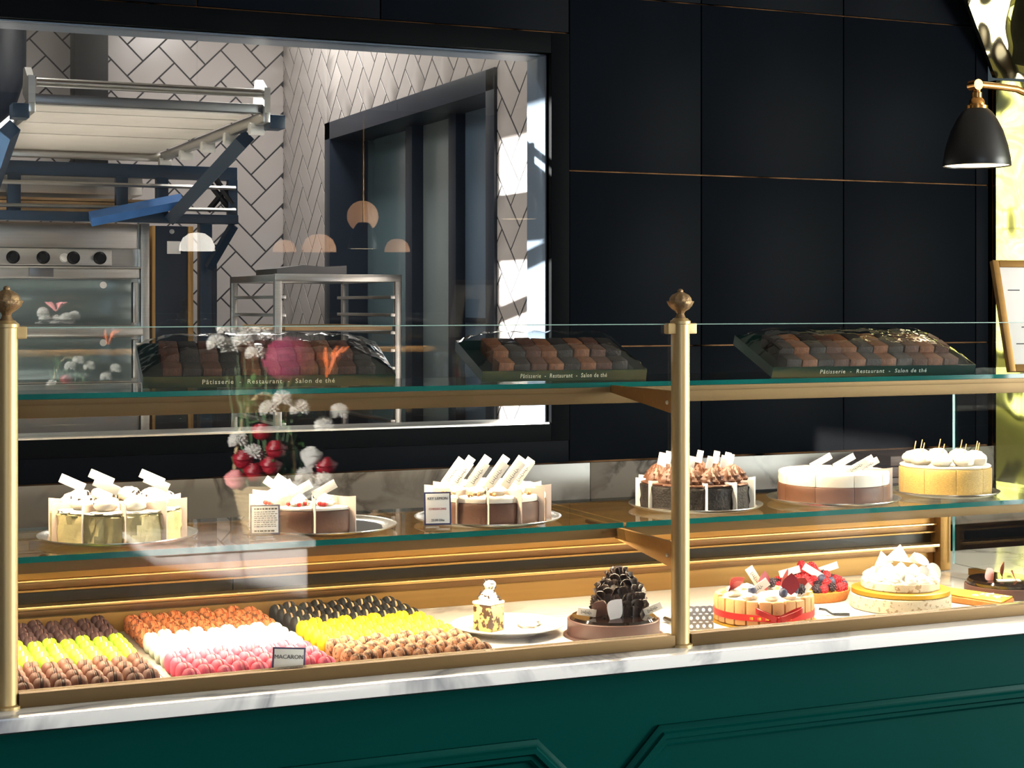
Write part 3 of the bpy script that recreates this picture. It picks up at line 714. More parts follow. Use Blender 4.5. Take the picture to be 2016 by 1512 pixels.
# ---------------------------------------------------------------- shared pieces
def wedge(b2, r, z0, z1, a0, a1, n=9, bev=.004, wob=0, rin=0, rg=None, gap=.0012):
    lv = [(z0, r-.001), (z0+(z1-z0)*.33, r), (z0+(z1-z0)*.66, r), (z1-bev, r), (z1-bev*.3, r-bev*.3), (z1, r-bev)]
    am = (a0+a1)/2; ox_, oy_ = math.cos(am)*gap, math.sin(am)*gap; rings = []
    for z, q in lv:
        R = [b2.verts.new((ox_, oy_, z))]
        for k in range(n+1):
            a = a0+(a1-a0)*k/n; e = q-(.0015 if k in (0, n) else 0)+(wob*((rg or rnd).random()-.5) if wob else 0)
            R.append(b2.verts.new((ox_+e*math.cos(a), oy_+e*math.sin(a), z+(wob*.5*((rg or rnd).random()-.5) if wob and z == z1 else 0))))
        rings.append(R)
    m_ = n+2
    for A, B in zip(rings, rings[1:]):
        for k in range(m_): face(b2, [A[k], A[(k+1) % m_], B[(k+1) % m_], B[k]])
    face(b2, rings[0][::-1]); face(b2, rings[-1])
def rosette(b2, c, r, h, lobes=7, turns=1.2, K=9, tip=.9, mi=0, depth=.16):
    def md(a, z): return 1+depth*math.cos(lobes*a+turns*2*PI*(z/h))
    prof = [(r*.92, 0)]+[(r*(1-(k/K)**1.5)**.75*(1-.05*math.sin(k*2.2)), h*k/K) for k in range(1, K)]+[(0, h)]
    lathe(b2, prof, 28, c, md, mi)
def blob(b2, c, r, h, lump=.12, mi=0):
    ball(b2, (c[0], c[1], c[2]+h*.45), r, 14, 9, (1, 1, h/r*.55), mi, lump)
def plaque_mesh(w=.05, h=.014, th=.0016, scrib=True):
    b2 = bmesh.new(); rbox(b2, -w/2, w/2, -th/2, th/2, -h/2, h/2, .0004)
    if scrib:
        x = -w*.30; k = 0
        while x < w*.25:
            s_ = h*(.22 if k % 3 == 0 else .12)
            b3 = .0007
            box(b2, x, x+b3, -th/2-.0003, -th/2, -s_, s_, None, 1); box(b2, x, x+w*.07, -th/2-.0003, -th/2, -s_, -s_+b3, None, 1); x += w*.07; k += 1
    return mesh_of('plaque', b2, ['white_choc', 'ink'])
PLQ = plaque_mesh(); PLQP = plaque_mesh(.046, .016, .0016, False); PLQT = plaque_mesh(.058, .017)
def cake_tray(label, x, y, r, z=ZS, board=None):
    t_ = thing('cake_tray', label, 'tray', (x, y, z))
    b2 = bmesh.new(); lathe(b2, [(r*.80, 0), (r*.84, 0), (r*.97, .006), (r, .009), (r, .0105), (r*.985, .0105), (r*.955, .008), (r*.83, .0022), (0, .0022)], 56)
    obj('dish', b2, 'silver_tray', t_)
    if board:
        b2 = bmesh.new(); lathe(b2, [(r*.8, .0023), (r*.8, .0045), (0, .0045)], 48); obj('cake_board', b2, board, t_)
    return z+.0046 if board else z+.0023
def paper(b2, a, r0, r1, h, curl=.006):
    n = 6; th = .0005; V = []
    ca, sa = math.cos(a), math.sin(a)
    for k in range(n+1):
        q = r0+(r1-r0)*k/n; off = curl*max(0, (k/n-.6))**2*6
        for s_ in (-th, th):
            for z in (.0005, h): V.append(b2.verts.new((q*ca-(off+s_)*sa, q*sa+(off+s_)*ca, z+(off*.4 if z > .001 else 0))))
    for k in range(n):
        i, j = 4*k, 4*(k+1)
        face(b2, [V[i], V[j], V[j+1], V[i+1]]); face(b2, [V[i+2], V[i+3], V[j+3], V[j+2]]); face(b2, [V[i+1], V[j+1], V[j+3], V[i+3]]); face(b2, [V[i], V[i+2], V[j+2], V[j]])
    face(b2, [V[-4], V[-2], V[-1], V[-3]]); face(b2, [V[0], V[1], V[3], V[2]])
def sliced_cake(name, label, x, y, z, r, h, n, a0, a1, side, top, toph, swirl, tagm, tagpose, paperh=.014, wob=0, rot=0, papers=True, tag_at=.62, papercol='paper_pink'):
    t_ = thing(name, label, 'cake', (x, y, z), rot)
    da = (a1-a0)/n
    for i in range(n):
        p, q = a0+i*da, a0+(i+1)*da; am = (p+q)/2
        b2 = bmesh.new(); wedge(b2, r, .0, h, p, q, wob=wob); s_ = obj('slice', b2, side, t_)
        if toph:
            b2 = bmesh.new(); wedge(b2, r-.002, h+.0002, h+toph, p+.004, q-.004, bev=min(.004, toph*.5), wob=wob*.6+.001); obj('cream_layer', b2, top, s_)
        swirl(s_, (r*.70*math.cos(am), r*.70*math.sin(am), h+toph), am, i)
        if tagm and tagpose:
            tl, yw, dz = tagpose(i, am)
            if tl is not None: put('chocolate_tag', tagm, s_, (r*tag_at*math.cos(am), r*tag_at*math.sin(am), h+toph+dz), (0, tl, yw))
        if papers:
            b2 = bmesh.new(); paper(b2, p, r*.35, r+.010, h+toph+paperh); obj('paper_divider', b2, papercol, s_)
    if papers and abs(a1-a0) < 6.2:
        b2 = bmesh.new(); paper(b2, a1, r*.3, r+.010, h+toph+paperh); obj('paper_divider', b2, papercol, t_)
    return t_
FULL = 2*PI
YAW = math.radians(-20)
# ---- lime and cream cake
def sw_lime(s_, c, am, i):
    b2 = bmesh.new(); blob(b2, c, .021, .026, .10); obj('cream_puff', b2, 'cream', s_)
    b2 = bmesh.new()
    for k in range(9):
        a = rnd.uniform(0, FULL); q = rnd.uniform(.012, .02); rbox(b2, -.003, .003, -.0012, .0012, -.002, .002, .0004, Matrix.Translation((c[0]+q*math.cos(a), c[1]+q*math.sin(a), c[2]+rnd.uniform(.004, .02))) @ Euler((rnd.random()*3, rnd.random()*3, rnd.random()*3)).to_matrix().to_4x4())
    obj('chocolate_chips', b2, 'choc_dark', s_)
zt = cake_tray('round silver tray under the lime cream cake', .545, 3.008, .14)
sliced_cake('lime_cream_cake', 'pale lime frosted cake with white puffs and pink tags next to the left post', .545, 3.008, zt, .112, .052, 10, .2, .2+FULL, 'lime_cream', 'cream', .004, sw_lime, PLQP, lambda i, am: (.42, YAW, .043) if i % 2 == 0 else (None, 0, 0), .012, .009, tag_at=.7)
# ---- berry cheesecake, half sold
def sw_berry(s_, c, am, i):
    b2 = bmesh.new(); rosette(b2, (c[0]*.9, c[1]*.9, c[2]), .018, .022); blob(b2, (c[0]*1.1, c[1]*1.1, c[2]), .012, .012); obj('cream_swirl', b2, 'cream', s_)
    for k in range(6):
        a = rnd.uniform(0, FULL); b2 = bmesh.new(); ball(b2, (c[0]*1.12+.015*math.cos(a), c[1]*1.12+.015*math.sin(a), c[2]+.005), .0042, 8, 6); obj('red_currant', b2, 'red_berry', s_)
zt = cake_tray('round silver tray with a dark board under the half sold berry cheesecake', .915, 2.985, .138, board='black_plastic')
sliced_cake('berry_cheesecake', 'half sold brown cheesecake topped with cream and red berries', .895, 2.985, zt, .108, .042, 5, 1.75, 5.1, 'cheesecake', 'cream', .006, sw_berry, PLQP, lambda i, am: (.6 if i < 2 else -.5, YAW, .028), .016)
# ---- key lemon cheesecake
def sw_lemon(s_, c, am, i):
    b2 = bmesh.new(); blob(b2, c, .016, .016, .15); blob(b2, (c[0]*.6, c[1]*.6, c[2]), .015, .02, .15); obj('cream_swirl', b2, 'cream', s_)
    b2 = bmesh.new()
    for k in range(7): ball(b2, (c[0]*1.2+rnd.uniform(-.014, .014), c[1]*1.2+rnd.uniform(-.014, .014), c[2]+.003), .003, 6, 5, lump=.3)
    obj('chopped_nuts', b2, 'nut', s_)
zt = cake_tray('round silver tray under the lemon cheesecake', 1.243, 2.975, .142)
sliced_cake('lemon_cheesecake', 'brown sided cheesecake with white cream and tall leaning tags behind its price card', 1.243, 2.975, zt, .112, .043, 12, .1, .1+FULL, 'cheesecake', 'cream', .012, sw_lemon, PLQT, lambda i, am: (-.95, YAW, .036), .010)
# ---- chocolate crumb cake
def sw_choc(s_, c, am, i):
    b2 = bmesh.new(); rosette(b2, c, .025, .034, 9, 1.4, 10, depth=.2); obj('chocolate_swirl', b2, 'choc_mousse', s_)
zt = cake_tray('round silver tray under the chocolate crumb cake', 1.712, 2.995, .137)
sliced_cake('chocolate_crumb_cake', 'dark chocolate crumb coated cake with piped brown swirls behind the brass post', 1.712, 2.995, zt, .114, .05, 12, .15, .15+FULL, 'choc_crumb', 'choc_mousse', .004, sw_choc, plaque_mesh(.026, .014, .0016, False), lambda i, am: (-1.35, YAW+.3, .042), .004, .005, papercol='paper_white')
# ---- caramel cheesecake with smooth white top
def sw_none(s_, c, am, i): pass
zt = cake_tray('round silver tray under the caramel cheesecake', 2.035, 2.977, .14)
ce = sliced_cake('caramel_cheesecake', 'smooth caramel brown cheesecake with flat white cream top and a few tags', 2.035, 2.977, zt, .116, .038, 9, .3, .3+FULL, 'caramel', 'cream', .026, sw_none, PLQ, lambda i, am: ((-.5, YAW, .012) if math.cos(am) > .1 else (None, 0, 0)), .002, papers=False)
b_ = bmesh.new(); paper(b_, -.6, .05, .122, .068); obj('paper_divider', b_, 'paper_pink', ce)
# ---- layer cake at the right end
def sw_layer(s_, c, am, i):
    b2 = bmesh.new(); blob(b2, c, .023, .028, .10); obj('cream_puff', b2, 'cream', s_)
    b2 = bmesh.new(); tube(b2, [(c[0], c[1], c[2]+.015), (c[0]+.008, c[1], c[2]+.048)], .0011, 6); obj('stick', b2, 'wood_pale', s_)
zt = cake_tray('round silver tray under the yellow layer cake', 2.335, 2.99, .117)
sliced_cake('layer_cake', 'yellow layered cake with cream puffs and little sticks at the right end of the shelf', 2.335, 2.99, zt, .098, .06, 9, .1, .1+FULL, 'layer_cake', 'cream', .005, sw_layer, None, None, .004, papers=False)
# ---- price cards
def card(label, x, y, z, w, h, tilt, lines, base=True, yaw=-.22, border=True, nm='price_card'):
    t_ = thing(nm, label, 'card', (x, y, z), rot=(0, 0, yaw))
    zb = .012 if base else 0
    if base: obj('holder', rbx(-w*.5, w*.5, -.008, .01, 0, zb, .002), 'acrylic', t_)
    M = Matrix.Translation((0, 0, zb)) @ Matrix.Rotation(-.12, 4, 'X') @ Matrix.Rotation(tilt, 4, 'Y')
    b2 = bmesh.new(); rbox(b2, -w/2, w/2, -.0008, .0008, 0, h, .0003, M); c_ = obj('card_border', b2, 'card_border', t_)
    b2 = bmesh.new(); rbox(b2, -w/2+.003, w/2-.003, -.0013, -.0009, .003, h-.003, .0001, M); obj('card_face', b2, 'paper_white', t_)
    for s, sz, fz, mt in lines:
        loc = M @ Vector((0, -.0016, h*fz)); e = (M @ Matrix.Rotation(PI/2, 4, 'X')).to_euler()
        if s.startswith('#'):
            b2 = bmesh.new(); xx = -w*.36
            rg = random.Random(int(fz*1000))
            while xx < w*.33:
                l_ = rg.uniform(.002, .006); box(b2, xx, xx+l_, -.0018, -.0014, h*fz-sz/2, h*fz+sz/2, M); xx += l_+.0015
            obj('print_line', b2, mt, c_)
        else: text('lettering', s, sz, mt, c_, loc, e)
    return t_
card('small white card lettered MACARON standing in front of the pink macarons', .757, 2.6625, ZD+.0032, .054, .06, .06, [('MACARON', .0095, .74, 'ink')], False, -.2, nm='name_card')
card('white price card lettered KEY LEMON CHEESECAKE beside the lemon cheesecake', 1.099, 2.868, ZS, .05, .060, 0, [('KEY LEMON', .0070, .80, 'ink'), ('CHEESECAKE', .0056, .48, 'ink_red'), ('25.00 Dhs', .0060, .14, 'ink')])
card('grey price card with blurred lines in front of the berry cheesecake', .775, 2.868, ZS, .052, .052, 0, [('#', .003, .86, 'ink')]+[('#', .0012, .76-.07*k, 'ink') for k in range(8)]+[('#', .003, .12, 'ink')])
# ---- plate with a slice
pl = thing('cake_plate', 'white round plate on the marble holding a tall cake slice', 'plate', (1.2654, 2.9324, ZD))
b_ = bmesh.new(); lathe(b_, [(.055, 0), (.058, 0), (.062, .006), (.095, .012), (.108, .017), (.1085, .0185), (.104, .0185), (.09, .0145), (.06, .0105), (0, .0105)], 56); obj('dish', b_, 'plate_white', pl)
cs = thing('leopard_cake_slice', 'tall square cake slice with dark streaks and a cream top on the white plate', 'cake', (1.2213, 2.9201, ZD+.0107), .5)
b_ = bmesh.new(); rbox(b_, -.021, .021, -.021, .021, 0, .05, .003); obj('sponge', b_, 'leopard_cake', cs)
b_ = bmesh.new(); rbox(b_, -.022, .022, -.022, .022, .0502, .056, .002); rosette(b_, (0, 0, .056), .019, .024, 6, 1, depth=.1); blob(b_, (.003, 0, .076), .0115, .018, .15); obj('cream_top', b_, 'cream', cs)
b_ = bmesh.new()
for k in range(26):
    a = rnd.uniform(0, FULL); zz = rnd.uniform(.056, .094); q = .021*(1-(zz-.056)/.05)+.002
    rbox(b_, -.003, .003, -.0008, .0008, -.0016, .0016, .0003, Matrix.Translation((q*math.cos(a), q*math.sin(a), zz)) @ Euler((rnd.random()*3, rnd.random()*3, rnd.random()*3)).to_matrix().to_4x4())
obj('chocolate_flakes', b_, 'choc_dark', cs)
b_ = bmesh.new(); rosette(b_, (0, 0, 0), .02, .018, 5, .6, depth=.12); blob(b_, (.018, .006, 0), .013, .014, .2)
tag(obj('cream_dollop', b_, 'cream', None, (1.3033, 2.9201, ZD+.0108)), 'white cream dollop on the plate to the right of the tall cake slice', 'cream')
# ---- dark chocolate curl cake
cc = thing('chocolate_curl_cake', 'round dark chocolate cake topped with a tall mound of chocolate curls', 'cake', (1.4396, 2.8299, ZD))
b_ = bmesh.new(); lathe(b_, [(.095, 0), (.095, .004), (0, .004)], 48); obj('cake_board', b_, 'choc_band', cc)
b_ = bmesh.new(); lathe(b_, [(.087, .0042), (.0875, .006), (.0875, .032), (.0865, .033), (.0835, .033), (.083, .0312)], 56); obj('chocolate_band', b_, 'choc_band', cc)
b_ = bmesh.new(); lathe(b_, [(.0825, .006), (.0825, .034), (.079, .038), (.06, .039), (0, .0395)], 48); obj('glaze', b_, 'choc_gloss', cc)
b_ = bmesh.new()
V = []
for k in range(7):
    a = -1.1+2.2*k/6
    for z in (-.012, .012): V.append((math.sin(a)*.009, math.cos(a)*.006-.003, z*(1-.2*abs(a))))
for s_ in (0, -.0009):
    pass
vv = [[b_.verts.new((x, y+s_, z)) for x, y, z in V] for s_ in (0, -.0010)]
for k in range(6):
    i = 2*k
    face(b_, [vv[0][i], vv[0][i+1], vv[0][i+3], vv[0][i+2]]); face(b_, [vv[1][i], vv[1][i+2], vv[1][i+3], vv[1][i+1]])
    face(b_, [vv[0][i], vv[0][i+2], vv[1][i+2], vv[1][i]]); face(b_, [vv[0][i+1], vv[1][i+1], vv[1][i+3], vv[0][i+3]])
face(b_, [vv[0][0], vv[1][0], vv[1][1], vv[0][1]]); face(b_, [vv[0][12], vv[0][13], vv[1][13], vv[1][12]])
curl = mesh_of('curl', b_, 'choc_dark')
b_ = bmesh.new(); lathe(b_, [(.042, .039), (.04, .06), (.032, .09), (.018, .108), (0, .112)], 24, (.022, .02, 0)); obj('mound_core', b_, 'choc_dark', cc)
for lev, (zz, q, n) in enumerate(((.047, .050, 22), (.058, .048, 21), (.070, .043, 19), (.082, .038, 17), (.094, .030, 14), (.104, .021, 10), (.112, .010, 6))):
    for k in range(n):
        a = FULL*k/n+lev*.4+rnd.uniform(-.1, .1)
        put('chocolate_curl', curl, cc, (.022+q*math.cos(a), .02+q*math.sin(a), zz+rnd.uniform(-.003, .003)), (rnd.uniform(-.1, .75), rnd.uniform(-.5, .5), a+PI/2+rnd.uniform(-.5, .5)), (1.25, 1.6, .95))
def leaf(b2, w, h, th=.0012, n=10, bend=.3):
    P = [(math.sin(PI*t_)*w*(1 if k == 0 else -1), t_*h) for k in (0, 1) for t_ in ([i/n for i in range(n+1)] if k == 0 else [1-i/n for i in range(1, n)])]
    f = [b2.verts.new((x, -th/2-bend*y*y/h, y)) for x, y in P]; g = [b2.verts.new((x, th/2-bend*y*y/h, y)) for x, y in P]
    face(b2, f); face(b2, g[::-1])
    for k in range(len(P)): face(b2, [f[k], g[k], g[(k+1) % len(P)], f[(k+1) % len(P)]])
for (x, y, w, h, rx, ry, rz) in ((-.04, -.01, .016, .042, .25, .35, -.5), (-.03, -.045, .02, .046, -.5, .75, .1)):
    b_ = bmesh.new(); leaf(b_, w, h); obj('chocolate_petal', b_, 'choc_band', cc, (x, y, .039), (rx, ry, rz))
for (x, y, tl, yw, dz) in ((-.062, -.012, .15, -.3, .050), (.068, -.03, -.4, -.3, .050), (.07, .04, -.5, -.3, .07)): put('chocolate_tag', plaque_mesh(.036, .014), cc, (x, y, dz), (0, tl, yw))
# ---- perforated server
sv = thing('perforated_server', 'steel perforated cake server standing beside the charlotte', 'cake server', (1.6137, 2.8023, ZD), -.25)
b_ = bmesh.new()
W_, H_, nx, nz = .05, .046, 4, 3
# blade as a ring-lattice of cells, each with a round hole
def cell(b2, x0, x1, z0, z1, r, th):
    cx0, cz0 = (x0+x1)/2, (z0+z1)/2; n = 12; O = []; I = []
    for k in range(n):
        a = 2*PI*k/n+PI/4; d = (math.cos(a), math.sin(a)); m_ = max(abs(d[0])/((x1-x0)/2), abs(d[1])/((z1-z0)/2))
        O.append((cx0+d[0]/m_, cz0+d[1]/m_)); I.append((cx0+d[0]*r, cz0+d[1]*r))
    fo = [[b2.verts.new((x, y, z)) for x, z in L_] for y in (-th, th) for L_ in (O, I)]
    for k in range(n):
        j = (k+1) % n
        face(b2, [fo[0][k], fo[0][j], fo[1][j], fo[1][k]]); face(b2, [fo[2][k], fo[3][k], fo[3][j], fo[2][j]])
        face(b2, [fo[1][k], fo[1][j], fo[3][j], fo[3][k]]); face(b2, [fo[0][k], fo[2][k], fo[2][j], fo[0][j]])
for i in range(nx):
    for k in range(nz): cell(b_, -.025+i*W_/nx, -.025+(i+1)*W_/nx, .001+k*H_/nz, .001+(k+1)*H_/nz, .0034, .0008)
obj('blade', b_, 'steel', sv, (0, 0, 0), (-.15, 0, 0))
b_ = bmesh.new(); tube(b_, [(-.024, 0, .02), (-.034, .006, .016), (-.04, .03, .010), (-.045, .10, .006)], [.003, .004, .005, .005], 10); obj('handle', b_, 'steel_dark', sv)
# ---- charlotte
ch = thing('charlotte_cake', 'charlotte ringed with sponge fingers and tied with a red ribbon bow', 'cake', (1.7797, 2.8433, ZD))
b_ = bmesh.new(); lathe(b_, [(.104, 0), (.104, .003), (0, .003)], 48); obj('cake_board', b_, 'gold_card', ch)
b_ = bmesh.new(); lathe(b_, [(.083, .0032), (.083, .044), (.078, .049), (.05, .053), (0, .055)], 40, mod=lambda a, z: 1+.015*math.sin(9*a)); obj('mousse', b_, 'cream', ch)
b_ = bmesh.new(); rbox(b_, -.0122, .0122, -.0065, .0065, 0, .052, .0055); fg = mesh_of('finger', b_, 'ladyfinger')
for k in range(24):
    a = FULL*k/24; put('sponge_finger', fg, ch, (.0915*math.cos(a), .0915*math.sin(a), .0032+rnd.uniform(0, .001)), (0, rnd.uniform(-.03, .03), a+PI/2), (1, 1, rnd.uniform(.93, 1.03)))
b_ = bmesh.new(); n = 64
for a_, b__ in [(k, (k+1) % n) for k in range(n)]:
    pass
lathe(b_, [(.0985, .0155), (.0998, .0156), (.0998, .0275), (.0985, .0276)], 64, mod=lambda a, z: 1+.004*math.cos(24*a))
rb = obj('ribbon', b_, 'ribbon_red', ch)
bw = math.radians(-108)
def loop(b2, sgn, L=.046, hgt=.017, w=.011):
    n = 16; pts = []
    for k in range(n+1):
        t_ = 2*PI*k/n; pts.append((sgn*L*(.5-.5*math.cos(t_)), hgt*math.sin(t_)*.8*(1-.25*math.cos(t_))+.18*L*(.5-.5*math.cos(t_))))
    f = [[b2.verts.new((x, -.012-z*.75, y_+.45*abs(x))) for x, z in pts] for y_ in (-w/2, w/2)]
    g = [[b2.verts.new((x*.96, -.012-z*.68, y_+.45*abs(x))) for x, z in pts] for y_ in (-w/2, w/2)]
    for k in range(n):
        face(b2, [f[0][k], f[0][k+1], f[1][k+1], f[1][k]]); face(b2, [g[0][k], g[1][k], g[1][k+1], g[0][k+1]])
        face(b2, [f[0][k], g[0][k], g[0][k+1], f[0][k+1]]); face(b2, [f[1][k], f[1][k+1], g[1][k+1], g[1][k]])
b_ = bmesh.new(); loop(b_, 1); loop(b_, -1); ball(b_, (0, -.012, 0), .0065, 10, 7)
for s_ in (1, -1): box(b_, 0, .032, -.009, -.008, -.005, .004, Matrix.Rotation(PI/2*(1-s_), 4, 'Z') @ Matrix.Rotation(.5, 4, 'Y') if s_ > 0 else Matrix.Translation((0, -.017, 0)) @ Matrix.Rotation(PI, 4, 'Z') @ Matrix.Rotation(.5, 4, 'Y'))
obj('ribbon_bow', b_, mat('ribbon_bow_red', (168, 14, 18), .3, amt=.1, scale=30).name, ch, (.102*math.cos(bw), .102*math.sin(bw), .021), (0, 0, bw+PI/2))
for ang in (-2.35, -2.2, -2.05, -1.6): 
    b_ = bmesh.new(); box(b_, -.002, .002, -.0006, 0, -.0028, .0028); box(b_, -.0045, -.003, -.0006, 0, -.0028, .0028); obj('gold_print', b_, 'gold_leaf', rb, (.1015*math.cos(ang), .1015*math.sin(ang), .0215), (0, 0, ang+PI/2))
def berry(par, kind, c, r=None):
    global RASP
    put({'raspberry': 'raspberry', 'blackberry': 'blackberry', 'blueberry': 'blueberry'}[kind], BER[kind], par, c, (rnd.uniform(-.5, .5), rnd.uniform(-.5, .5), rnd.uniform(0, 6)), (1, 1, 1))
BER = {}
for kd, r_, m_ in (('raspberry', .0092, 'raspberry'), ('blackberry', .0092, 'blackberry')):
    b_ = bmesh.new(); ga = PI*(3-math.sqrt(5)); N_ = 34
    ball(b_, (0, 0, 0), r_*.86, 10, 7)
    for k in range(N_):
        z = 1-2*(k+.5)/N_; q = math.sqrt(1-z*z); ball(b_, (r_*.86*q*math.cos(ga*k), r_*.86*q*math.sin(ga*k), r_*.95*z), r_*.25, 5, 4)
    BER[kd] = mesh_of(kd, b_, m_)
b_ = bmesh.new(); lathe(b_, [(r*1.15, z*1.15) for r, z in [(0, -.0075), (.004, -.0068), (.0072, -.003), (.0075, .001), (.0062, .005), (.0035, .0072), (.0038, .0082), (.0025, .0076), (0, .0068)]], 14); BER['blueberry'] = mesh_of('blueberry', b_, 'blueberry')
for k in range(9):
    a = FULL*k/9+.2; b_ = bmesh.new(); blob(b_, (0, 0, 0), .015, .014, .15); obj('cream_puff', b_, 'cream', ch, (.062*math.cos(a), .062*math.sin(a), .050))
for (x, y, k) in ((-.005, -.078, 'blueberry'), (.035, -.055, 'blueberry'), (.052, -.052, 'blackberry'), (.02, .03, 'blackberry'), (.04, .035, 'blackberry'), (-.045, -.03, 'blueberry')): berry(ch, k, (x, y, .0665))
for (x, y, rx, rz, s_) in ((-.075, .01, .5, 1.0, 1), (-.05, .045, .3, .4, 1), (.015, -.075, -.55, -.2, 1.2), (.0, -.01, -.5, .3, 1.1), (.05, .0, -.2, .6, 1.3), (.065, -.02, .2, -.4, 1)):
    b_ = bmesh.new(); leaf(b_, .0155*s_, .032*s_, .001, 8, .5); obj('rose_petal', b_, 'petal_red', ch, (x, y, .061), (rx, rnd.uniform(-.6, .6), rz))
for (x, y, tl, yw, dz, me_) in ((-.03, -.02, -.6, -.3, .066, PLQT), (-.005, .02, 1.0, -.3, .078, PLQT), (.07, -.04, -.8, -.2, .062, plaque_mesh(.03, .012, .0016, False))): put('chocolate_tag', me_, ch, (x, y, dz), (0, tl, yw))
# ---- berry tart
bt = thing('berry_tart', 'round tart heaped with raspberries and blackberries behind the charlotte', 'tart', (2.0103, 3.0297, ZD))
b_ = bmesh.new(); lathe(b_, [(.074, 0), (.078, .001), (.085, .020), (.085, .022), (.081, .022), (.078, .017), (0, .017)], 72, mod=lambda a, z: 1+.012*math.cos(36*a)); obj('crust', b_, 'crust', bt)
b_ = bmesh.new(); lathe(b_, [(.077, .0172), (.07, .021), (.04, .03), (0, .034)], 32); obj('custard', b_, 'custard', bt)
for ring, (q, n, zz) in enumerate(((.072, 22, .029), (.055, 17, .037), (.037, 12, .044), (.018, 6, .050), (0, 1, .056))):
    for k in range(n):
        a = FULL*k/n+ring*.35+rnd.uniform(-.08, .08); kd = 'raspberry' if rnd.random() < .66 else ('blackberry' if rnd.random() < .7 else 'blueberry')
        berry(bt, kd, (q*math.cos(a), q*math.sin(a), zz+rnd.uniform(-.002, .004)))
for k in range(5): berry(bt, 'raspberry', (rnd.uniform(-.05, .045), rnd.uniform(-.02, .04), .061+rnd.uniform(-.004, .003)))
for (x, y, tl, yw, dz) in ((-.05, .0, -.25, -.3, .058), (-.012, -.03, .55, -.3, .060), (.06, .02, -.3, -.3, .056)): put('chocolate_tag', plaque_mesh(.046, .015, .0016, False), bt, (x, y, dz), (0, tl, yw))
# ---- small server beside the meringue cake
b_ = bmesh.new(); tube(b_, [(-.04, .02, .014), (-.028, .012, .012), (-.018, .006, .004), (-.006, 0, .0035), (.012, -.012, .0035)], [.0035, .003, .0025, .004, .005], 8)
tag(obj('small_server', b_, 'steel_dark', None, (1.9519, 2.8279, ZD-.0005)), 'small dark bent server lying left of the meringue cake', 'cake server')
# ---- meringue cake on a raised drum
st = thing('cake_drum', 'speckled round cake drum with a gold board lifting the meringue cake', 'cake stand', (2.1189, 2.8586, ZD))
b_ = bmesh.new(); lathe(b_, [(.099, 0), (.102, .002), (.102, .028), (.1, .030), (0, .030)], 64); obj('drum', b_, 'coconut', st)
b_ = bmesh.new(); lathe(b_, [(.097, .0302), (.1, .032), (.1, .040), (.097, .041), (0, .041)], 64); obj('gold_board', b_, 'gold_card', st)
mk = thing('meringue_cake', 'white meringue cake heaped with petals and triangles on the gold board', 'cake', (2.1189, 2.8586, ZD+.0412))
b_ = bmesh.new(); lathe(b_, [(.077, 0), (.079, .002), (.079, .016), (.075, .020), (0, .022)], 48, mod=lambda a, z: 1+.02*math.sin(13*a+z*90)); obj('base', b_, 'coconut', mk)
for k in range(20):
    q = .062 if k < 13 else .032; a = FULL*k/(13 if k < 13 else 7); b_ = bmesh.new(); rosette(b_, (0, 0, 0), .0165, .017+.008*(k >= 13), 6, .8, depth=.1)
    obj('meringue_kiss', b_, 'white_choc', mk, (q*math.cos(a), q*math.sin(a), .0195 if k < 13 else .022), (rnd.uniform(-.2, .2), rnd.uniform(-.2, .2), 0))
b_ = bmesh.new(); lathe(b_, [(.026, .02), (.022, .034), (.012, .042), (0, .044)], 20); obj('meringue_core', b_, 'white_choc', mk)
def tri(b2, w, h, th=.0014): prism(b2, [(-w/2, 0), (w/2, 0), (0, h)], -th/2, th/2, Matrix.Rotation(PI/2, 4, 'X'))
for (x, y, z, w, h, rx, ry, rz) in ((-.02, .03, .042, .045, .032, .15, -.25, -.2), (.008, .02, .05, .06, .036, .1, .12, -.3), (.045, .02, .045, .026, .024, .2, .2, -.5), (-.05, .01, .035, .02, .022, .3, -.6, .2)):
    b_ = bmesh.new(); tri(b_, w, h); obj('white_chocolate_triangle', b_, 'white_choc', mk, (x, y, z), (rx, ry, rz))
for (x, y, z, r_, rx, ry) in ((.06, -.028, .03, .020, 1.35, .1), (.065, .02, .05, .019, .6, .2), (.02, -.05, .036, .014, 1.2, -.3), (-.03, -.052, .034, .015, 1.1, .4)):
    b_ = bmesh.new(); lathe(b_, [(r_*.5, -.001), (r_*.95, 0), (r_, .0015), (r_*.9, .001), (r_*.5, .0002)], 24); obj('white_chocolate_disc', b_, 'white_choc', mk, (x, y, z), (rx, ry, 0))
# ---- lemon tart slab
lt = thing('lemon_tart', 'flat yellow glazed tart slice between the meringue cake and the dark cake', 'tart', (2.2900, 2.8586, ZD), math.radians(12))
b_ = bmesh.new(); prism(b_, [(-.03, -.115), (.045, -.085), (.02, .10), (-.05, .09)], 0, .014); bmesh.ops.bevel(b_, geom=b_.edges[:], offset=.002, segments=1, affect='EDGES'); obj('crust', b_, 'crust', lt)
b_ = bmesh.new(); prism(b_, [(-.029, -.112), (.043, -.083), (.019, .097), (-.048, .087)], .0142, .018); bmesh.ops.bevel(b_, geom=b_.edges[:], offset=.0015, segments=1, affect='EDGES'); obj('glaze', b_, 'custard', lt)
b_ = bmesh.new()
for k in range(12): ball(b_, (rnd.uniform(-.02, .03), rnd.uniform(-.09, -.02), .0185), .005, 7, 5, (1, 1, .4), lump=.3)
obj('sugar_crumbs', b_, 'white_choc', lt)
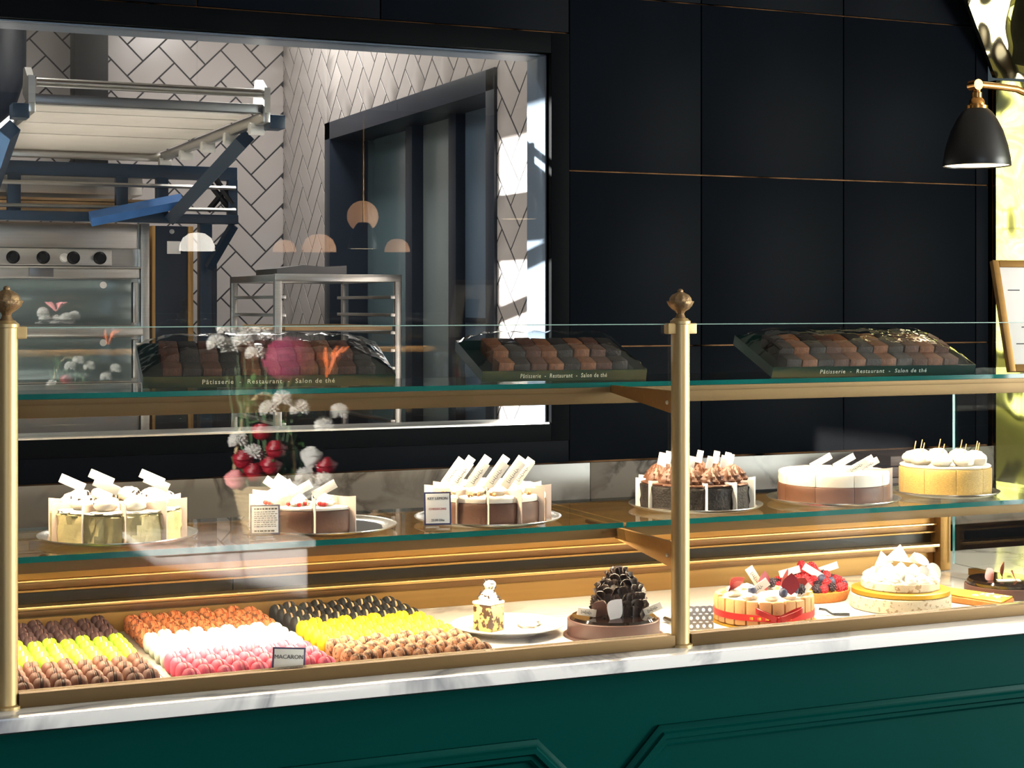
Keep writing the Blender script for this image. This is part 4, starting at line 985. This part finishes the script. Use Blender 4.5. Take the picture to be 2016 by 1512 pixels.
# ---- dark glazed cake
dk = thing('glazed_chocolate_cake', 'round glossy dark cake with copper chocolate shards at the right end', 'cake', (2.4201, 2.8945, ZD))
b_ = bmesh.new(); lathe(b_, [(.084, 0), (.086, .001), (.086, .022), (.085, .0225), (.083, .0225), (.082, .021)], 56); obj('chocolate_band', b_, 'choc_band', dk)
b_ = bmesh.new(); lathe(b_, [(.081, .002), (.081, .029), (.077, .034), (.06, .035), (0, .0352)], 48); obj('glaze', b_, 'choc_gloss', dk)
for (x, y, w, h, rx, ry, rz) in ((-.045, -.015, .017, .03, -.5, -.5, .3), (.0, .01, .006, .04, .1, -.3, .1), (.03, -.03, .02, .042, -.4, .8, -.2), (-.01, -.05, .014, .04, -1.1, .9, .2)):
    b_ = bmesh.new(); leaf(b_, w, h); obj('chocolate_shard', b_, 'choc_copper', dk, (x, y, .0352), (rx, ry, rz))
put('chocolate_tag', PLQ, dk, (-.02, -.035, .0365), (-1.45, 0, -.3))
# ---------------------------------------------------------------- biscuit boxes on the top shelf
bis = {}
for kd in ('dark', 'brown', 'tan'):
    b_ = bmesh.new(); rbox(b_, -.0185, .0185, -.02, .02, 0, .024, .004); bis[kd] = mesh_of('biscuit', b_, 'biscuit_'+kd)
def gift_box(label, x, y, L, D, rotz, tilt, pattern, ts, film_h=.034, split=0):
    t_ = thing('biscuit_box', label, 'box', (x, y, 1.3002), rotz)
    ct, st_ = math.cos(tilt), math.sin(tilt); M = Matrix.Rotation(tilt, 4, 'X')
    b2 = bmesh.new(); box(b2, 0, L, 0, D, 0, .002, M)
    fh = .022
    for q in ((0, L, 0, .0015), (0, L, D-.0015, D), (0, .0015, .0015, D-.0015), (L-.0015, L, .0015, D-.0015)): box(b2, q[0], q[1], q[2], q[3], .002, fh, M)
    obj('tray', b2, 'green_box', t_)
    # wedge of card propping the back up
    b2 = bmesh.new(); prism(b2, [(.02, 0), (D*ct, 0), (D*ct, D*st_-.001), (.02, .02*math.tan(tilt)-.001)], .1, L-.02, Matrix(((0,0,1,0),(1,0,0,0),(0,1,0,0),(0,0,0,1)))); obj('prop', b2, 'acrylic', t_)
    e = (M @ Matrix.Rotation(PI/2, 4, 'X')).to_euler()
    text('lettering', ts, .0125, 'box_print', t_, M @ Vector((L*.49, -.0006, fh*.5)), e, sx=L/.47, sp_=1.18)
    n = len(pattern); mg = .035; pw = (L-2*mg)/n; rws = int((D-.03)/.042)
    for i, kd in enumerate(pattern):
        for j in range(rws):
            p = M @ Vector((mg+(i+.5)*pw, .032+j*.042, .0025+.012*min(j, 1)+rnd.uniform(0, .002)))
            o_ = put('biscuit', bis[{'d': 'dark', 'b': 'brown', 't': 'tan'}[kd]], t_, p, (tilt+rnd.uniform(-.06, .06), rnd.uniform(-.05, .05), rnd.uniform(-.05, .05)), (pw/.038, 1, 1.25))
    # clear film tented over the biscuits
    b2 = bmesh.new(); NX, NY = 28, 12; rg = random.Random(int(x*1000)); gv = []
    for j in range(NY+1):
        row = []
        for i in range(NX+1):
            u, v = i/NX, j/NY
            ex = min(1, min(u, 1-u)/.16); ey = min(1, min(v*1.0, (1-v)*1.0)/.22); hh = fh+film_h*min(ex, ey)**.8
            if 0 < ex and 0 < ey and min(ex, ey) > .2: hh += rg.uniform(-.0022, .0022)
            row.append(b2.verts.new(M @ Vector((u*L, v*D, hh+.0005))))
        gv.append(row)
    for j in range(NY):
        for i in range(NX): face(b2, [gv[j][i], gv[j][i+1], gv[j+1][i+1], gv[j+1][i]])
    obj('film', b2, 'film_clear', t_)
    return t_
TXT = 'P\u00e2tisserie  -  Restaurant  -  Salon de th\u00e9'
gift_box('green biscuit box with clear film in front of the rack trolley, left of the three', .588, 3.005, .46, .19, math.radians(-7), .30, 'bdbdtbdttbd', TXT)
gift_box('short green biscuit box with clear film just left of the brass post', 1.24, 3.0, .345, .19, math.radians(-5), .30, 'tdbtdtbd', TXT)
gift_box('green biscuit box with clear film right of the brass post', 1.868, 2.955, .485, .19, math.radians(-5), .34, 'dtdbtdtdbtb', TXT)
# ================================================================ LAMP, PICTURE, SMALL THINGS
lp = thing('counter_lamp', 'black bell shaded lamp on a brass swan neck arm by the brass wall', 'lamp', (3.02, 3.27, .826))
ax_ = 2.648-3.02; zb = 1.785-.826
b_ = bmesh.new(); lathe(b_, [(.0805, 0), (.081, .001), (.079, .02), (.073, .05), (.062, .085), (.048, .113), (.036, .131), (.026, .139), (.024, .139), (.034, .13), (.046, .112), (.06, .084), (.071, .05), (.077, .02), (.0795, .0005), (.0805, 0)], 48, (ax_, 0, zb), cap=False); obj('shade', b_, 'lamp_black', lp)
b_ = bmesh.new(); lathe(b_, [(.076, .003), (.076, .006), (0, .006)], 40, (ax_, 0, zb)); obj('diffuser', b_, 'lamp_white_inside', lp)
b_ = bmesh.new(); lathe(b_, [(.026, .137), (.026, .146), (.019, .148), (.019, .152), (.0175, .160), (.012, .166), (.012, .178), (.009, .18), (.009, .198), (0, .2)], 28, (ax_, 0, zb)); obj('socket', b_, 'lamp_brass', lp)
b_ = bmesh.new(); tube(b_, [(ax_-.012, 0, zb+.198), (ax_+.03, 0, zb+.197), (ax_+.07, 0, zb+.196), (ax_+.12, 0, zb+.193), (ax_+.17, 0, zb+.178), (ax_+.23, 0, zb+.14), (ax_+.3, 0, zb+.06), (ax_+.345, 0, zb-.05), (ax_+.365, 0, zb-.2), (0, 0, zb-.4), (0, 0, .02)], .0085, 12); obj('arm', b_, 'lamp_brass', lp)
b_ = bmesh.new(); tube(b_, [(ax_-.006, -.014, zb+.196), (ax_-.006, .014, zb+.196)], .013, 16); obj('hinge', b_, 'lamp_brass', lp)
b_ = bmesh.new(); lathe(b_, [(.06, 0), (.06, .01), (.02, .02), (0, .02)], 32); obj('foot', b_, 'lamp_brass', lp)
light('lamp_bulb', 'SPOT', (2.648, 3.27, 1.782), 14, (1, .85, .62), (0, 0, 0), spot_size=math.radians(110), spot_blend=.6, shadow_soft_size=.04)
# framed paper leaning at the end of the top shelf
pf = thing('picture_frame', 'gold framed white notice leaning at the right end of the top shelf', 'picture frame', (2.462, 2.935, 1.3025), rot=(-.27, 0, -.12))
W, Hh = .21, .255
for q in ((0, .016, 0, Hh), (W-.016, W, 0, Hh)): obj('frame_side', rbx(q[0], q[1], -.007, .007, q[2], q[3], .002), 'gold', pf)
for q in ((.016, W-.016, 0, .016), (.016, W-.016, Hh-.016, Hh)): obj('frame_side', rbx(q[0], q[1], -.007, .007, q[2], q[3], .002), 'gold', pf)
pp_ = obj('paper', rbx(.014, W-.014, -.002, .002, .014, Hh-.014, .0005), 'paper_white', pf)
for z, x0, x1 in ((.185, .03, .06), (.185, .075, .15), (.12, .06, .16), (.062, .03, .09), (.10, .05, .12)):
    obj('print_line', bx(x0, x1, -.0026, -.0021, z, z+.0022), 'ink', pp_)
b_ = bmesh.new(); box(b_, W/2-.03, W/2+.03, .0, .003, 0, .18, Matrix.Translation((0, .008, .0)) @ Matrix.Rotation(.0, 4, 'X')); obj('strut', b_, 'black_plastic', pf)
# things on the back counter seen through the case
mat('board_wood', (92, 66, 48), .5, amt=.3, scale=8, aniso=(2, 40, 40))
wb = thing('wooden_box', 'rustic dark wooden box on the back counter behind the case', 'box', (3.30, 4.44, ZC), 0)
for k in range(4): obj('slat', rbx(-.12, .16, -.1, .1, .002+k*.034, .033+k*.034, .003), 'board_wood', wb)
mat('box_violet', (120, 112, 150), .5, amt=.2, scale=8)
fb = thing('flat_carton', 'flat white and violet carton lying on the back counter by the wooden box', 'box', (3.14, 4.25, ZC), .1)
obj('lid', rbx(-.12, .12, -.08, .08, .012, .03, .002), 'box_violet', fb); obj('base', rbx(-.118, .118, -.078, .078, 0, .0118, .001), 'paper_white', fb)
bs = thing('black_riser', 'black stepped tray riser on the back counter behind the chocolate crumb cake', 'riser', (2.62, 4.2, ZC), 0)
obj('step', rbx(-.16, .16, -.07, .07, .05, .062, .002), 'black_plastic', bs); obj('step', rbx(-.16, .13, -.07, .07, .02, .032, .002), 'black_plastic', bs)
for x in (-.12, .1): obj('foot', rbx(x-.02, x+.02, -.05, .05, 0, .0495, .002), 'black_plastic', bs)
# ================================================================ CUSTOMER SIDE (seen as reflections in the panes)
pk = thing('marble_plinth', 'white marble plinth carrying the flower basket on the customer side', 'plinth', (1.27, -.02, 0))
obj('block', rbx(-.24, .24, -.2, .2, .02, .69, .004), 'counter_marble', pk); obj('cap', rbx(-.26, .26, -.22, .22, .6905, .715, .004), 'counter_marble', pk); obj('plinth_foot', rbx(-.22, .22, -.18, .18, 0, .0195, .002), 'black_plastic', pk)
mat('wicker', (168, 148, 112), .7, amt=.35, scale=60, bump=.6, bscale=80)
mat('stem_green', (60, 96, 50), .6, amt=.3, scale=30); mat('petal_white', (246, 244, 238), .5, amt=.03); mat('celosia', (136, 46, 76), .7, amt=.35, scale=90, bump=1, bscale=70)
mat('petal_orange', (226, 110, 50), .5, amt=.2, scale=30); mat('petal_pink', (230, 150, 150), .5, amt=.15, scale=30)
fbk = thing('flower_basket', 'wicker basket of white, red and pink flowers on the marble plinth', 'flower basket', (1.42, 0, .7155))
b_ = bmesh.new()
for k in range(11):
    z = .008+k*.0145; r_ = .062+.035*(k/10); tube(b_, [(r_*math.cos(a), r_*math.sin(a), z) for a in [FULL*i/28 for i in range(28)]], .0075, 6, closed=True)
lathe(b_, [(.055, 0), (.06, .001), (.09, .15), (0, .15)], 24); obj('basket', b_, 'wicker', fbk)
b_ = bmesh.new(); tube(b_, [(.1*math.cos(PI*k/16), 0, .15+.30*math.sin(PI*k/16)) for k in range(17)], .006, 8); obj('basket_handle', b_, 'wicker', fbk)
def mum(c, r, m_='petal_white'):
    b2 = bmesh.new(); ga = PI*(3-math.sqrt(5)); N_ = 60
    for k in range(N_):
        z = 1-1.5*(k+.5)/N_; q = math.sqrt(max(0, 1-z*z)); d = Vector((q*math.cos(ga*k), q*math.sin(ga*k), z)); u, w = basis(d)
        tube(b2, [Vector(c)+d*r*.3, Vector(c)+d*r*.8, Vector(c)+d*r], [.002, r*.11, .002], 5)
    obj('chrysanthemum', b2, m_, fbk)
def rose(c, r, m_):
    b2 = bmesh.new(); ball(b2, c, r*.9, 14, 9, (1, 1, .85), lump=.06)
    for L_ in range(4):
        q = r*(1.02-.2*L_)
        lathe(b2, [(q*.75, r*(-.15+.16*L_)), (q, r*(.15+.16*L_)), (q*.96, r*(.42+.16*L_)), (q*.9, r*(.40+.16*L_)), (q*.9, r*(.15+.16*L_))], 20, c, mod=lambda a, z, L_=L_: 1+.07*math.cos(3*a+L_*1.3), cap=False)
    obj('rose', b2, m_, fbk)
for c in ((.12, .05, .18), (.16, .03, .22), (.09, .07, .14), (.14, .07, .13), (.18, .06, .17), (-.05, .05, .26), (-.09, .02, .3), (-.03, .0, .62), (-.07, .02, .65), (.0, .02, .64), (-.11, .0, .60), (-.04, .04, .58), (.2, .0, .34), (.25, .0, .38), (-.02, .05, .66), (-.08, .04, .62), (.03, .0, .67), (-.13, .03, .66), (-.16, .02, .61), (-.14, .03, .69), (.0, .06, .40), (.04, .07, .43), (.1, .06, .40)): mum(c, .034)
for c, m_ in (((.14, .05, .245), 'petal_white'), ((-.05, .06, .2), 'petal_red'), ((-.08, .04, .24), 'petal_red'), ((0, .07, .22), 'petal_red'), ((.02, .06, .27), 'petal_red'), ((-.11, .06, .18), 'petal_pink'), ((.19, .05, .21), 'petal_red'), ((-.02, .05, .33), 'petal_red')): rose(c, .036, m_)
b_ = bmesh.new(); ball(b_, (.07, .04, .56), .085, 22, 14, (1, .8, .85), lump=.05); obj('celosia_head', b_, 'celosia', fbk)
b_ = bmesh.new()
for k in range(7):
    a = FULL*k/7; tube(b_, [(.2, .03, .5), (.2+.03*math.cos(a), .03+.02*math.sin(a), .56), (.2+.075*math.cos(a), .03+.04*math.sin(a), .60)], [.004, .012, .002], 6)
obj('lily', b_, 'petal_orange', fbk)
b_ = bmesh.new()
for k in range(6):
    a = FULL*k/6; tube(b_, [(-.07, .02, .70), (-.07+.028*math.cos(a), .02+.028*math.sin(a), .735), (-.07+.06*math.cos(a), .02+.05*math.sin(a), .75)], [.004, .013, .002], 6)
obj('lily', b_, 'petal_pink', fbk)
b_ = bmesh.new()
for k in range(46):
    a = rnd.uniform(0, FULL); q = rnd.uniform(.02, .07); tube(b_, [(q*math.cos(a), q*math.sin(a), .15), (q*2.0*math.cos(a), q*1.2*math.sin(a), rnd.uniform(.3, .58))], [.003, .002], 5)
for k in range(50):
    b3 = bmesh.new(); leaf(b3, .011, .06, .001, 6, .4); a = rnd.uniform(0, FULL)
    merge(b_, b3, Matrix.Translation((.03+.1*math.cos(a), .06*math.sin(a), rnd.uniform(.16, .5))) @ Euler((rnd.uniform(-1, 1), rnd.uniform(-1, 1), a)).to_matrix().to_4x4())
o_ = obj('stems_and_leaves', b_, 'stem_green', fbk)
# pendant lamps over the customers' side, mirrored in the kitchen window
def pendant(x, y, z, r, kind, label, grp=None):
    t_ = thing('pendant_lamp', label, 'lamp', (x, y, z), 0, grp)
    b2 = bmesh.new()
    if kind != 'globe': lathe(b2, [(r, 0), (r, .004), (r*.98, r*.3), (r*.8, r*.72), (r*.45, r*.98), (0, r*1.04)], 32)
    else: ball(b2, (0, 0, r), r, 24, 14)
    obj('shade', b2, 'white_emit' if kind == 'dome' else 'globe_emit', t_)
    b2 = bmesh.new(); tube(b2, [(0, 0, r*1.03 if kind != 'globe' else 2*r), (0, 0, 3.198-z)], .004, 8); obj('cord', b2, 'black_plastic', t_)
def refl(px, py, yr, sc=3300):       # mirrored in the kitchen pane plane
    yi = 2*(YB+.048)-yr; u = (px-1008)/3300; a = math.radians(23.5); dx, dy = math.sin(a)+math.cos(a)*u, math.cos(a)-math.sin(a)*u
    t_ = yi/dy; return dx*t_, 1.45+(600-py)/3300*t_, t_/3300
for i, (px, py, w, yr, kind, label) in enumerate(((388, 494, 70, -1.2, 'dome', 'white dome pendant lamp hanging over the customers side'), (714, 457, 62, -2.2, 'globe', 'round opal globe pendant lamp behind the black bell pendant'), (628, 496, 68, -1.6, 'amber', 'amber dome pendant lamp, largest of the amber domes'), (560, 496, 46, -3.4, 'amber', 'amber dome pendant lamp nearest the street wall'), (782, 496, 50, -2.7, 'amber', 'amber dome pendant lamp to the right of the round globe'))):
    x_, z_, k_ = refl(px, py, yr); pendant(x_, yr, z_, w*k_/2, kind, label)
x_, z_, k_ = refl(715, 490, -1.0)
bp_ = thing('bell_pendant', 'black bell shaded pendant lamp over the customers side', 'lamp', (x_, -1.0, z_))
q = 30*k_/.0805
b_ = bmesh.new(); lathe(b_, [(r*q, z*q) for r, z in [(.0805, 0), (.079, .02), (.073, .05), (.062, .085), (.048, .113), (.036, .131), (.026, .139), (0, .14)]], 32, cap=False); obj('shade', b_, 'lamp_black', bp_)
b_ = bmesh.new(); lathe(b_, [(.078*q, .002), (.078*q, .006), (0, .006)], 32); obj('diffuser', b_, 'lamp_white_inside', bp_)
b_ = bmesh.new(); tube(b_, [(0, 0, .135*q), (0, 0, 3.198-z_)], .004, 8); obj('cord', b_, 'lamp_brass', bp_)
